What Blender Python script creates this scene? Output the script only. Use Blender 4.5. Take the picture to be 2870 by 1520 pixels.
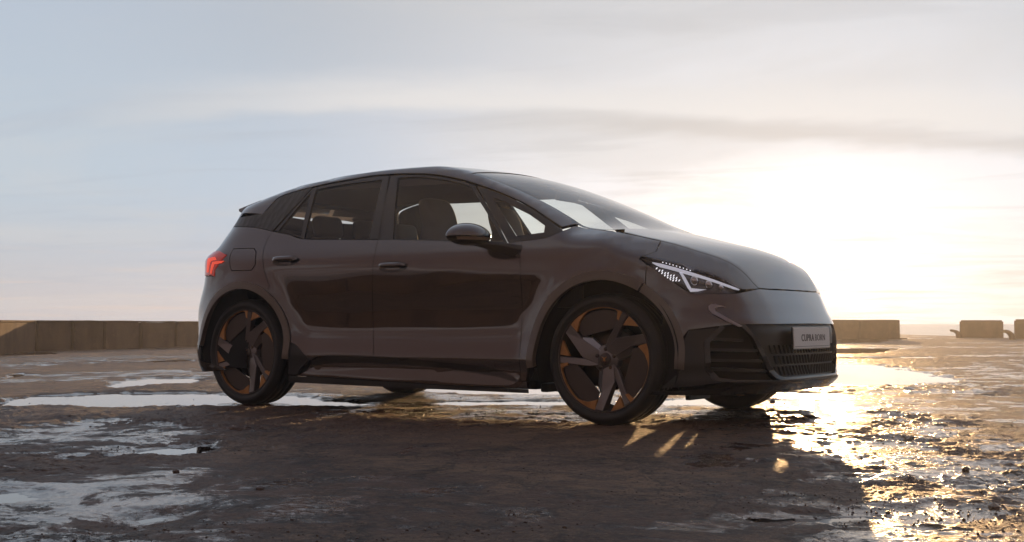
import bpy, bmesh, math, random
import numpy as np
from mathutils import Vector, Matrix
from mathutils.geometry import delaunay_2d_cdt

for o in list(bpy.data.objects):
    bpy.data.objects.remove(o)
SC = bpy.context.scene
COL = SC.collection
R_ = math.radians
rng = random.Random(5)
nrg = np.random.default_rng(11)

# ------------------------------------------------------------------ camera
CAM = np.array([4.63846, -6.2961, .53085])
YAW, PITCH, FPX = -.616915, .0444956, 3333.0          # radians, focal length in pixels of a 2870 px wide photograph
cd = bpy.data.cameras.new('camera')
cam = bpy.data.objects.new('camera', cd); COL.objects.link(cam)
cd.sensor_width = 36; cd.lens = FPX / 2870 * 36
cd.clip_start = .05; cd.clip_end = 30000
cam.location = CAM.tolist()
cam.rotation_euler = (math.pi/2 + PITCH, 0, -YAW)
SC.camera = cam
CF = np.array([math.sin(YAW)*math.cos(PITCH), math.cos(YAW)*math.cos(PITCH), math.sin(PITCH)])
CR = np.array([math.cos(YAW), -math.sin(YAW), 0]); CU = np.cross(CR, CF)

def pray(px, py):
    return CF + CR*(px-1435)/FPX - CU*(py-760)/FPX
def on_ground(px, py, z=0.0):
    d = pray(px, py); t = (z-CAM[2])/d[2]
    p = CAM + t*d; return p[0], p[1]

# ------------------------------------------------------------------ light
SUN_AZ = YAW + math.atan((2258-1435)/FPX)             # heading from +Y towards +X
SUN_EL = R_(3.8)
SUND = np.array([math.sin(SUN_AZ)*math.cos(SUN_EL), math.cos(SUN_AZ)*math.cos(SUN_EL), math.sin(SUN_EL)])
sl = bpy.data.lights.new('sun', 'SUN'); sl.energy = 5.0; sl.angle = R_(.55); sl.color = (1.0, .60, .27)
sun = bpy.data.objects.new('sun', sl); COL.objects.link(sun)
sun.rotation_euler = Vector((-SUND).tolist()).to_track_quat('-Z', 'Y').to_euler()
sun.location = (0, 0, 30)

def NG(nt):
    n, l = nt.nodes, nt.links
    class G: pass
    g = G(); g.n = n; g.l = l
    def put(sock, v):
        if v is None: return
        if hasattr(v, 'links') or isinstance(v, bpy.types.NodeSocket): l.new(v, sock)
        else: sock.default_value = v
    def math_(op, a, b=None, c=None, clamp=False):
        m = n.new('ShaderNodeMath'); m.operation = op; m.use_clamp = clamp
        put(m.inputs[0], a); put(m.inputs[1], b); put(m.inputs[2], c)
        return m.outputs[0]
    def vmath(op, a, b=None):
        m = n.new('ShaderNodeVectorMath'); m.operation = op
        put(m.inputs[0], a); put(m.inputs[1], b)
        return m.outputs['Value'] if op in ('DOT_PRODUCT', 'LENGTH', 'DISTANCE') else m.outputs['Vector']
    def mix(f, a, b, mode='MIX'):
        m = n.new('ShaderNodeMix'); m.data_type = 'RGBA'; m.blend_type = mode
        put(m.inputs['Factor'], f)
        put(m.inputs[6], a if not isinstance(a, tuple) or len(a) == 4 else (*a, 1))
        put(m.inputs[7], b if not isinstance(b, tuple) or len(b) == 4 else (*b, 1))
        return m.outputs[2]
    def ss(v, a, b, lo=0.0, hi=1.0):
        m = n.new('ShaderNodeMapRange'); m.interpolation_type = 'SMOOTHSTEP'
        put(m.inputs['Value'], v); m.inputs['From Min'].default_value = a; m.inputs['From Max'].default_value = b
        m.inputs['To Min'].default_value = lo; m.inputs['To Max'].default_value = hi
        return m.outputs[0]
    def noise(vec, scale, detail=4, rough=.55, dist=0.0):
        m = n.new('ShaderNodeTexNoise'); put(m.inputs['Vector'], vec)
        m.inputs['Scale'].default_value = scale; m.inputs['Detail'].default_value = detail
        m.inputs['Roughness'].default_value = rough; m.inputs['Distortion'].default_value = dist
        return m.outputs['Fac']
    def vor(vec, scale, feature='F1'):
        m = n.new('ShaderNodeTexVoronoi'); m.feature = feature; put(m.inputs['Vector'], vec)
        m.inputs['Scale'].default_value = scale
        return m.outputs['Distance']
    def xyz(x, y, z):
        m = n.new('ShaderNodeCombineXYZ'); put(m.inputs[0], x); put(m.inputs[1], y); put(m.inputs[2], z); return m.outputs[0]
    def sep(v):
        m = n.new('ShaderNodeSeparateXYZ'); put(m.inputs[0], v); return m.outputs
    def bump(h, strength=.3, dist=.01, normal=None):
        m = n.new('ShaderNodeBump'); m.inputs['Strength'].default_value = strength; m.inputs['Distance'].default_value = dist
        put(m.inputs['Height'], h); put(m.inputs['Normal'], normal); return m.outputs[0]
    g.put, g.math, g.vmath, g.mix, g.ss, g.noise, g.vor, g.xyz, g.sep, g.bump = put, math_, vmath, mix, ss, noise, vor, xyz, sep, bump
    return g

def S(r, g, b):
    f = lambda c: ((c/255+.055)/1.055)**2.4 if c > 10 else c/255/12.92
    return (f(r), f(g), f(b), 1)

world = bpy.data.worlds.new("World"); SC.world = world; world.use_nodes = True
wn = world.node_tree; wn.nodes.clear(); G = NG(wn)
wout = wn.nodes.new('ShaderNodeOutputWorld'); bg = wn.nodes.new('ShaderNodeBackground')
wn.links.new(bg.outputs[0], wout.inputs[0])
tc = wn.nodes.new('ShaderNodeTexCoord')
D = G.vmath('NORMALIZE', tc.outputs['Generated'])
dx, dy, dz = G.sep(D)
dz0 = G.math('MAXIMUM', dz, 0.0)
hx, hy = math.sin(SUN_AZ), math.cos(SUN_AZ)
sd = G.vmath('DOT_PRODUCT', D, tuple(SUND))
ang = G.math('ARCCOSINE', G.math('MINIMUM', sd, .99999))                    # angle from the sun
# azimuth (radians, + to the right of the sun) and elevation
ax_ = G.vmath('DOT_PRODUCT', D, (hy, -hx, 0.0)); ay_ = G.vmath('DOT_PRODUCT', D, (hx, hy, 0.0))
az = G.math('ARCTAN2', ax_, ay_)
el = G.math('ARCSINE', dz0)
sky = wn.nodes.new('ShaderNodeTexSky'); sky.sky_type = 'NISHITA'; sky.sun_disc = False
sky.sun_elevation = SUN_EL; sky.sun_rotation = SUN_AZ
sky.altitude = 5; sky.air_density = 1.0; sky.dust_density = 1.5; sky.ozone_density = 1.5
# thin overcast veil: pale blue grey away from the sun, warm grey towards it
low_far, low_near = S(202, 201, 206), S(196, 208, 230)
hi_far, hi_near = S(188, 200, 216), S(184, 183, 183)
near = G.ss(ang, .75, .0)
elf = G.ss(el, .0, .13)
c_far = G.mix(elf, low_far, S(195, 208, 220))
c_far = G.mix(G.ss(el, .1, .30), c_far, hi_far)
c_near = G.mix(G.ss(el, .10, .28), low_near, hi_near)
veil = G.mix(near, c_far, c_near)
# darker, warmer behind the camera, chosen to tint the car body
back = G.ss(ang, .7, 2.0)
veil = G.mix(back, veil, S(136, 106, 99))
hi_ = G.ss(el, .3, 1.2)
veil = G.mix(G.math('MULTIPLY', hi_, .6), veil, S(122, 122, 138))
# aureole
gx = G.math('MULTIPLY', az, .85); gy = G.math('MULTIPLY', G.math('SUBTRACT', el, .06), 1.7)
ge = G.math('SQRT', G.math('ADD', G.math('MULTIPLY', gx, gx), G.math('MULTIPLY', gy, gy)))
veil = G.mix(G.ss(ang, .50, .15), veil, S(222, 224, 230))
veil = G.mix(G.ss(ge, .34, .12), veil, (.92, .93, .98, 1))
veil = G.mix(G.ss(ge, .16, .0), veil, (1.6, 1.5, 1.35, 1))
# cloud streaks on a high flat layer
inv = G.math('DIVIDE', 1.0, G.math('ADD', dz0, .06))
cv = G.xyz(G.math('MULTIPLY', ax_, inv), G.math('MULTIPLY', G.math('MULTIPLY', ay_, inv), .9), 0.0)
n1 = G.noise(G.vmath('ADD', cv, (3.1, 1.7, 0.0)), .55, 6, .55, .6)
n2 = G.noise(G.vmath('MULTIPLY', cv, (.45, 1.6, 1.0)), 1.3, 6, .6, .8)
veil = G.mix(G.math('MULTIPLY', G.ss(n1, .46, .66), .42), veil, G.mix(near, S(214, 214, 216), S(208, 207, 207)))
veil = G.mix(G.math('MULTIPLY', G.ss(n2, .5, .3), .24), veil, G.mix(near, S(176, 187, 205), S(184, 184, 186)))
# low pinkish streaks over the horizon
sv = G.xyz(G.math('MULTIPLY', az, 5.0), G.math('MULTIPLY', el, 90.0), 0.0)
n3 = G.noise(sv, 1.2, 5, .6, .5)
lowm = G.math('MULTIPLY', G.ss(el, .085, .02), G.ss(n3, .48, .66))
veil = G.mix(G.math('MULTIPLY', lowm, .6), veil, S(216, 206, 204))
# long bright cloud band crossing the sky with a darker belly
wob = G.math('MULTIPLY', G.math('SUBTRACT', G.noise(G.xyz(G.math('MULTIPLY', az, 2.2), G.math('MULTIPLY', el, 10.0), 0.0), 1.6, 5, .6), .5), .045)
curve = G.math('MULTIPLY', G.math('POWER', G.math('ABSOLUTE', G.math('ADD', az, .17)), 2.0), -.12)
bandc = G.math('ADD', G.math('ADD', G.math('SUBTRACT', .171, G.math('MULTIPLY', G.math('MAXIMUM', az, -.25), .045)), curve), wob)
de = G.math('SUBTRACT', el, bandc)
bright = G.math('MULTIPLY', G.ss(de, -.010, .004), G.ss(de, .040, .006))
bfade = G.math('MULTIPLY', G.ss(az, -.62, -.30), G.ss(az, 1.2, .4))
veil = G.mix(G.math('MULTIPLY', G.math('MULTIPLY', bright, bfade), 1.0), veil, G.mix(near, S(221, 220, 221), S(234, 233, 234)))
dark = G.math('MULTIPLY', G.ss(de, -.026, -.012), G.ss(de, .004, -.010))
veil = G.mix(G.math('MULTIPLY', G.math('MULTIPLY', dark, G.ss(az, -.35, -.1)), .6), veil, S(200, 198, 198))
nis = G.vmath('MULTIPLY', sky.outputs[0], (.10, .10, .10))
skyc = G.mix(.06, veil, nis)
# below the horizon: dull sea colour
skyc = G.mix(G.ss(dz, -.002, -.03), skyc, S(120, 110, 104))
wn.links.new(skyc, bg.inputs[0]); bg.inputs[1].default_value = 1.0

vs = SC.view_settings
SC.display_settings.display_device = 'sRGB'
vs.view_transform = 'Standard'; vs.look = 'None'; vs.exposure = 0; vs.gamma = 1; vs.use_curve_mapping = False
SC.render.engine = 'CYCLES'
cy = SC.cycles
cy.use_denoising = True
cy.max_bounces = 8; cy.diffuse_bounces = 2; cy.glossy_bounces = 4; cy.transmission_bounces = 4
cy.transparent_max_bounces = 16; cy.volume_bounces = 0
cy.caustics_reflective = False; cy.caustics_refractive = False
cy.sample_clamp_indirect = 4.0; cy.sample_clamp_direct = 0.0

# ------------------------------------------------------------------ materials
MATS = {}
def pmat(name, color, rough=.5, metal=0.0, coat=0.0, spec=.5, coat_rough=.03, emit=None, estr=0.0, bumpn=None, colvar=None, sheen=0):
    m = bpy.data.materials.new(name); m.use_nodes = True
    nt = m.node_tree; b = nt.nodes['Principled BSDF']; g = NG(nt)
    c = color if len(color) == 4 else (*color, 1)
    b.inputs['Base Color'].default_value = c
    b.inputs['Roughness'].default_value = rough; b.inputs['Metallic'].default_value = metal
    b.inputs['Coat Weight'].default_value = coat; b.inputs['Coat IOR'].default_value = 2.0 if name == 'dark_blue_paint' else 1.5; b.inputs['Coat Roughness'].default_value = coat_rough
    b.inputs['Specular IOR Level'].default_value = spec
    if emit: b.inputs['Emission Color'].default_value = (*emit[:3], 1); b.inputs['Emission Strength'].default_value = estr
    t = nt.nodes.new('ShaderNodeTexCoord')
    if colvar:
        sc, amt, c2 = colvar
        f = g.noise(t.outputs['Object'], sc, 6, .6)
        nt.links.new(g.mix(g.math('MULTIPLY', g.ss(f, .35, .7), amt), c, (*c2, 1)), b.inputs['Base Color'])
    if bumpn:
        sc, st, di = bumpn
        nt.links.new(g.bump(g.noise(t.outputs['Object'], sc, 4, .6), st, di), b.inputs['Normal'])
    MATS[name] = m; return m

paint = pmat('dark_blue_paint', (.018, .010, .013), .22, .35, 1.0, .5, .03, bumpn=None)
gloss_black = pmat('gloss_black', (.008, .008, .009), .08, 0, .3)
trim_black = pmat('trim_black', (.015, .014, .014), .45, bumpn=(400, .1, .001))
arch_mat = pmat('arch_cladding', (.12, .092, .068), .30, 0, .6, coat_rough=.15)
rubber = pmat('tyre_rubber', (.016, .015, .014), .6, colvar=(18, .6, (.03, .024, .02)), bumpn=(250, .15, .001))
rim_grey = pmat('rim_grey', (.20, .18, .175), .32, .7, coat=.3)
rim_panel = pmat('rim_panel_dark', (.085, .066, .056), .42, .4)
rim_cut_and_highlight = pmat('rim_facet_and_highlight', (.30, .29, .30), .28, .9)
copper = pmat('copper_insert', (.60, .29, .095), .42, .45, coat=.2, colvar=(14, .5, (.22, .10, .04)))
brake = pmat('brake_iron', (.08, .07, .06), .4, .8, colvar=(20, .6, (.12, .06, .03)))
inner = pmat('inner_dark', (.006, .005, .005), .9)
cloth = pmat('seat_cloth', (.070, .050, .038), .7, bumpn=(300, .3, .002), colvar=(5, .4, (.03, .028, .03)))
dashm = pmat('dash_plastic', (.02, .018, .018), .55, bumpn=(200, .2, .001))
liner = pmat('headliner_fabric', (.10, .08, .065), .9)
chrome = pmat('chrome', (.55, .53, .52), .12, 1.0)
redlamp = pmat('tail_lamp_red', (.32, .015, .01), .12, 0, 1.0, emit=(1, .05, .02), estr=.15)
redglow = pmat('tail_lamp_glow', (.8, .05, .03), .3, emit=(1, .10, .045), estr=.65)
lampshell = pmat('lamp_housing', (.10, .095, .10), .25, .6, coat=.4)
drl = pmat('daylight_strip', (.6, .6, .7), .25, emit=(.70, .70, .78), estr=.5)
ledm = pmat('led_dot', (.9, .9, .95), .3, emit=(.95, .95, 1), estr=1.0)
platem = pmat('plate_white', (.62, .60, .58), .3)
textm = pmat('plate_text', (.06, .045, .035), .4)
indicator = pmat('indicator_lens', (.55, .42, .30), .15, .3, 1.0)

def glass(name, tint, fmax=1.0, rough=.0):
    m = bpy.data.materials.new(name); m.use_nodes = True
    nt = m.node_tree; nt.nodes.clear(); g = NG(nt)
    out = nt.nodes.new('ShaderNodeOutputMaterial'); mx = nt.nodes.new('ShaderNodeMixShader')
    tr = nt.nodes.new('ShaderNodeBsdfTransparent'); tr.inputs[0].default_value = (*tint, 1)
    gl = nt.nodes.new('ShaderNodeBsdfGlossy'); gl.inputs['Roughness'].default_value = rough
    ge = nt.nodes.new('ShaderNodeNewGeometry')
    c_ = g.math('ABSOLUTE', g.vmath('DOT_PRODUCT', ge.outputs['Incoming'], ge.outputs['Normal']))
    f_ = g.math('ADD', .05, g.math('MULTIPLY', g.math('POWER', g.math('SUBTRACT', 1.0, c_, clamp=True), 5.0), .9))
    nt.links.new(g.math('MULTIPLY', f_, fmax), mx.inputs[0])
    nt.links.new(tr.outputs[0], mx.inputs[1]); nt.links.new(gl.outputs[0], mx.inputs[2]); nt.links.new(mx.outputs[0], out.inputs[0])
    MATS[name] = m; return m
glass_f = glass('front_glass', (.90, .94, .92))
glass_r = glass('privacy_glass', (.76, .75, .70))
glass_w = glass('windscreen_glass', (.90, .93, .92), 1.5)
glass_l = glass('lamp_cover', (.88, .88, .9))
# flecks in the paint: tiny normal variation under the clear coat
nt = paint.node_tree; g_ = NG(nt); b_ = nt.nodes['Principled BSDF']; t_ = nt.nodes.new('ShaderNodeTexCoord')
nt.links.new(g_.bump(g_.noise(t_.outputs['Object'], 900, 2, .5), .12, .0006), b_.inputs['Normal'])
# gentle orange peel and pressing waves keep reflections from being perfect
cb = g_.bump(g_.noise(t_.outputs['Object'], 3.2, 1, .4), .04, .012)
nt.links.new(cb, b_.inputs['Coat Normal'])

# ------------------------------------------------------------------ helpers for objects
def link(name, me, mat=None, parent=None, loc=None):
    o = bpy.data.objects.new(name, me); COL.objects.link(o)
    if mat is not None and me is not None and len(me.materials) == 0: me.materials.append(mat)
    if parent is not None: o.parent = parent
    if loc is not None: o.location = loc
    return o
def tag(o, label=None, cat=None, group=None, kind=None):
    if label: o['label'] = label
    if cat: o['category'] = cat
    if group: o['group'] = group
    if kind: o['kind'] = kind
    return o
def mesh_from(name, verts, faces, smooth=True):
    me = bpy.data.meshes.new(name); me.from_pydata([tuple(map(float, v)) for v in verts], [], faces); me.update()
    if smooth: me.polygons.foreach_set('use_smooth', [True]*len(me.polygons))
    return me
def bm_obj(name, bm, mat, parent=None, smooth=False, loc=None, bevel=0):
    me = bpy.data.meshes.new(name); bm.normal_update(); bm.to_mesh(me); bm.free()
    if smooth: me.polygons.foreach_set('use_smooth', [True]*len(me.polygons))
    o = link(name, me, mat, parent, loc)
    if bevel:
        md = o.modifiers.new('bevel', 'BEVEL'); md.width = bevel; md.segments = 3; md.limit_method = 'ANGLE'
    return o
def box_bm(cx, cy_, cz, sx, sy, sz, bm=None, rot=None):
    bm = bm or bmesh.new()
    r = bmesh.ops.create_cube(bm, size=1)
    M = Matrix.Translation((cx, cy_, cz)) @ (rot.to_4x4() if rot else Matrix.Identity(4)) @ Matrix.Diagonal((sx, sy, sz, 1))
    bmesh.ops.transform(bm, matrix=M, verts=r['verts']); return bm
def tube_mesh(pts, rad, seg=8, closed=False):
    pts = [Vector(p) for p in pts]; n = len(pts); V = []; Fc = []
    for i, p in enumerate(pts):
        a = pts[(i-1) % n] if (i > 0 or closed) else p
        b = pts[(i+1) % n] if (i < n-1 or closed) else p
        t = (b-a).normalized(); up = Vector((0, 0, 1)) if abs(t.z) < .9 else Vector((1, 0, 0))
        s = t.cross(up).normalized(); u = s.cross(t)
        rr = rad[i] if hasattr(rad, '__len__') else rad
        for k in range(seg):
            a_ = 2*math.pi*k/seg; V.append(p + (s*math.cos(a_)+u*math.sin(a_))*rr)
    m = n if closed else n-1
    for i in range(m):
        for k in range(seg):
            j = (i+1) % n
            Fc.append((i*seg+k, i*seg+(k+1) % seg, j*seg+(k+1) % seg, j*seg+k))
    if not closed:
        Fc.append(tuple(reversed(range(seg)))); Fc.append(tuple((n-1)*seg+k for k in range(seg)))
    return V, Fc
def lathe(prof, seg=72, axis='y', a0=0, a1=2*math.pi):
    """prof = [(radius, y)]; revolved about the Y axis"""
    V, Fc = [], []; full = abs(a1-a0-2*math.pi) < 1e-6
    ns = seg if full else seg+1
    for i in range(ns):
        a = a0 + (a1-a0)*i/seg
        for r, y in prof: V.append((r*math.cos(a), y, r*math.sin(a)))
    m = len(prof)
    for i in range(seg):
        j = (i+1) % ns
        for k in range(m-1): Fc.append((i*m+k, j*m+k, j*m+k+1, i*m+k+1))
    return V, Fc

# ------------------------------------------------------------------ body surface of the car
def pchip(xs, ys):
    xs = np.array(xs, float); ys = np.array(ys, float); h = np.diff(xs); d = np.diff(ys)/h
    m = np.zeros_like(xs)
    for i in range(1, len(xs)-1):
        if d[i-1]*d[i] > 0:
            w1 = 2*h[i]+h[i-1]; w2 = h[i]+2*h[i-1]; m[i] = (w1+w2)/(w1/d[i-1]+w2/d[i])
    m[0], m[-1] = d[0], d[-1]
    X = np.arange(xs[0]-.2, xs[-1]+.2, .0025); Xc = np.clip(X, xs[0], xs[-1])
    k = np.clip(np.searchsorted(xs, Xc)-1, 0, len(xs)-2); t = (Xc-xs[k])/h[k]
    Y = (1+2*t)*(1-t)**2*ys[k] + t*(1-t)**2*h[k]*m[k] + t*t*(3-2*t)*ys[k+1] + t*t*(t-1)*h[k]*m[k+1]
    Y += np.where(X < xs[0], (X-xs[0])*m[0], 0) + np.where(X > xs[-1], (X-xs[-1])*m[-1], 0)
    s = 6; kx = np.arange(-3*s, 3*s+1); kr = np.exp(-kx**2/(2*s*s)); kr /= kr.sum()
    Yp = np.pad(Y, 3*s, mode='reflect', reflect_type='odd'); Y = np.convolve(Yp, kr, 'valid')
    return lambda q: np.interp(q, X, Y)
Wz = pchip([.05, .17, .22, .28, .33, .375, .43, .51, .6, .7, .8, .88, .95, 1.0, 1.05, 1.15, 1.25, 1.35, 1.45, 1.55, 1.7],
           [.895, .899, .896, .891, .898, .889, .877, .870, .872, .881, .889, .892, .884, .866, .842, .797, .750, .700, .645, .585, .49])
X0f = pchip([.05, .17, .215, .235, .27, .40, .50, .56, .60, .67, .74, .80, .9, 1.2], [2.05, 2.14, 2.195, 2.205, 2.185, 2.19, 2.195, 2.18, 2.16, 2.165, 2.16, 2.155, 2.18, 2.25])
X0r = pchip([.05, .17, .225, .27, .34, .52, .61, .70, .80, .88, .99, 1.03, 1.12, 1.226, 1.32, 1.42, 1.7],
            [1.90, 1.98, 2.056, 2.10, 2.116, 2.144, 2.142, 2.104, 2.05, 2.03, 2.05, 1.975, 1.915, 1.865, 1.85, 1.83, 1.7])
TX = [-2.2, -1.8, -1.6, -1.1, -.45, -.1, .3, .5, .7, .9, 1.05, 1.15, 1.25, 1.36, 1.5, 1.65, 1.82, 1.9, 1.96, 2.02, 2.08, 2.3]
Tc_ = pchip(TX, [1.28, 1.385, 1.43, 1.515, 1.552, 1.547, 1.488, 1.437, 1.368, 1.288, 1.225, 1.178, 1.13, 1.085, 1.048, 1.010, .965, .935, .900, .84, .74, .3])
Tr_ = pchip(TX, [1.26, 1.36, 1.402, 1.487, 1.527, 1.520, 1.443, 1.377, 1.298, 1.208, 1.132, 1.080, 1.060, 1.040, 1.005, .968, .912, .882, .850, .79, .69, .25])
Yr_ = pchip(TX, [.50, .52, .53, .55, .56, .565, .575, .60, .62, .64, .66, .68, .705, .735, .705, .66, .585, .545, .51, .46, .42, .40])
Sl_ = pchip([-2.2, .3, 1.0, 1.3, 1.6, 2.1, 2.3], [.42, .42, .45, .5, .55, .5, .5])
KR_ = pchip([-2.2, 1.0, 1.3, 1.5, 2.3], [.016, .016, .012, .007, .007])
Zc_ = pchip([-2.2, -1.26, -.88, -.24, .04, .86, 1.4, 2.2], [.99, .971, .945, .902, .880, .813, .79, .77])
def softplus(v, k): return k*np.logaddexp(0, v/k)
ARC = [(1.385, .352), (-1.378, .352)]
def gfun(x, y, z):
    ay = np.abs(y)
    W = Wz(z) - .11*softplus(z-Zc_(x), .006)*np.clip((1.5-x)/.5, 0, 1)
    W = W + .0013*np.sin(4.1*x+5.2*z+.6)*np.sin(9.3*z-1.9*x) + .0008*np.sin(8.7*x-3.1*z+2.0)
    for cx_, cz_ in ARC:
        r = np.hypot(x-cx_, z-cz_); W = W + .026*np.exp(-((r-.43)/.085)**2)*np.clip((1.0-z)/.15, 0, 1)
    sf = np.clip((x-1.2)/(X0f(z)-1.2), 0, 3); sr = np.clip((-1.1-x)/(X0r(z)-1.1), 0, 3)
    nn = 2.5 + 1.1*np.clip((.70-z)/.14, 0, 1)*np.clip((x-1.0)/.5, 0, 1)
    q = (ay/W)**nn + sf**2.93 + sr**7.5
    d1 = .88*(np.maximum(q, 1e-9)**.4-1)
    Tr, Tc, Yr = Tr_(x), Tc_(x), Yr_(x)
    T = Tr + (Tc-Tr)*(1-np.minimum(ay/Yr, 1)**2) - Sl_(x)*softplus(ay-Yr, KR_(x))
    d2 = (z-T)*.92
    k = .035
    h = np.clip(.5+.5*(d1-d2)/k, 0, 1)
    return d2*(1-h)+d1*h + k*h*(1-h)
def root(o, d, t0, t1):
    a = np.full(len(o), float(t0)); b = np.full(len(o), float(t1))
    for _ in range(34):
        m = .5*(a+b); p = o + d*m[:, None]; ins = gfun(p[:, 0], p[:, 1], p[:, 2]) < 0
        a = np.where(ins, m, a); b = np.where(ins, b, m)
    return o + d*(.5*(a+b))[:, None]
def gradn(p, e=.006):
    n = np.stack([gfun(p[:, 0]+(e if i == 0 else 0), p[:, 1]+(e if i == 1 else 0), p[:, 2]+(e if i == 2 else 0)) -
                  gfun(p[:, 0]-(e if i == 0 else 0), p[:, 1]-(e if i == 1 else 0), p[:, 2]-(e if i == 2 else 0)) for i in range(3)], 1)
    return n/np.maximum(np.linalg.norm(n, axis=1), 1e-9)[:, None]
# parameter domains: (u, v) -> point on the body, for the right-hand side (y < 0) or across the middle
XF, XR = 1.2, -1.1
def dom_side(uv):
    n = len(uv); o = np.stack([uv[:, 0], np.full(n, -.02), uv[:, 1]], 1); return root(o, np.tile([0., -1., 0.], (n, 1)), 0, 1.1)
def dom_rad(uv):
    n = len(uv); a = uv[:, 1]/.6; o = np.stack([uv[:, 0], np.zeros(n), np.full(n, .9)], 1)
    return root(o, np.stack([np.zeros(n), -np.sin(a), np.cos(a)], 1), 0, 1.1)
def dom_top(uv):
    n = len(uv); o = np.stack([uv[:, 0], uv[:, 1], np.full(n, .35)], 1); return root(o, np.tile([0., 0., 1.], (n, 1)), 0, 1.3)
def dom_front(uv):
    n = len(uv); a = uv[:, 0]/.9; o = np.stack([np.full(n, XF), np.zeros(n), uv[:, 1]], 1)
    return root(o, np.stack([np.cos(a), -np.sin(a), np.zeros(n)], 1), 0, 1.3)
def dom_rear(uv):
    n = len(uv); a = uv[:, 0]/.9; o = np.stack([np.full(n, XR), np.zeros(n), uv[:, 1]], 1)
    return root(o, np.stack([-np.cos(a), -np.sin(a), np.zeros(n)], 1), 0, 1.3)
DOM = {'side': (dom_side, lambda p: (p[0], p[2])), 'rad': (dom_rad, lambda p: (p[0], .6*math.atan2(-p[1], p[2]-.9))),
       'top': (dom_top, lambda p: (p[0], p[1])), 'front': (dom_front, lambda p: (.9*math.atan2(-p[1], p[0]-XF), p[2])),
       'rear': (dom_rear, lambda p: (.9*math.atan2(-p[1], XR-p[0]), p[2]))}
def hit(px, py):
    """first point of the body surface seen along a line of sight of the photograph"""
    d = pray(px, py); t = np.arange(4.0, 11.5, .01); P_ = CAM + t[:, None]*d
    g = gfun(P_[:, 0], P_[:, 1], P_[:, 2]); i = np.argmax(g < 0)
    if g[i] >= 0: i = int(np.argmin(g)); return P_[i]
    a, b = t[i-1], t[i]
    for _ in range(25):
        m = .5*(a+b); p = CAM+m*d
        if gfun(*[np.array([c]) for c in p])[0] < 0: b = m
        else: a = m
    return CAM + .5*(a+b)*d
def pts_uv(dom, L):
    """each entry: (px, py) of the photograph, or ('w', u, v) straight in the domain"""
    out = []
    for p in L:
        if p[0] == 'w': out.append((p[1], p[2]))
        else: out.append(DOM[dom][1](hit(p[0], p[1])))
    return np.array(out, float)
def smooth_line(P_, closed=False, n=6):
    """Catmull-Rom through the points"""
    P_ = np.array(P_, float); m = len(P_); out = []
    for i in range(m-1):
        p0 = P_[max(i-1, 0)]; p1, p2 = P_[i], P_[i+1]; p3 = P_[min(i+2, m-1)]
        for t in np.linspace(0, 1, n, endpoint=False):
            out.append(.5*((2*p1)+(-p0+p2)*t+(2*p0-5*p1+4*p2-p3)*t*t+(-p0+3*p1-3*p2+p3)*t**3))
    out.append(P_[-1]); return np.array(out)
def densify(P_, step=.018):
    out = []; n = len(P_)
    for i in range(n):
        a, b = P_[i], P_[(i+1) % n]; L = np.hypot(*(b-a)); k = max(1, int(math.ceil(L/step)))
        for j in range(k): out.append(a+(b-a)*j/k)
    return np.array(out)
def area(P_): return .5*np.sum(P_[:, 0]*np.roll(P_[:, 1], -1)-np.roll(P_[:, 0], -1)*P_[:, 1])
def inset(P_, d):
    if area(P_) < 0: P_ = P_[::-1]
    a = P_-np.roll(P_, 1, 0); b = np.roll(P_, -1, 0)-P_
    na = np.stack([-a[:, 1], a[:, 0]], 1); nb = np.stack([-b[:, 1], b[:, 0]], 1)
    na /= np.maximum(np.linalg.norm(na, axis=1), 1e-9)[:, None]; nb /= np.maximum(np.linalg.norm(nb, axis=1), 1e-9)[:, None]
    n = na+nb; n /= np.maximum(np.linalg.norm(n, axis=1), 1e-9)[:, None]
    c = np.clip((n*na).sum(1), .5, 1)
    return P_ + n*(d/c)[:, None]
def inpoly(Q, P_):
    x, y = Q[:, 0], Q[:, 1]; r = np.zeros(len(Q), bool); n = len(P_)
    for i in range(n):
        x1, y1 = P_[i]; x2, y2 = P_[(i+1) % n]
        if y1 == y2: continue
        c = ((y1 > y) != (y2 > y)) & (x < (x2-x1)*(y-y1)/(y2-y1)+x1); r ^= c
    return r
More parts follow.
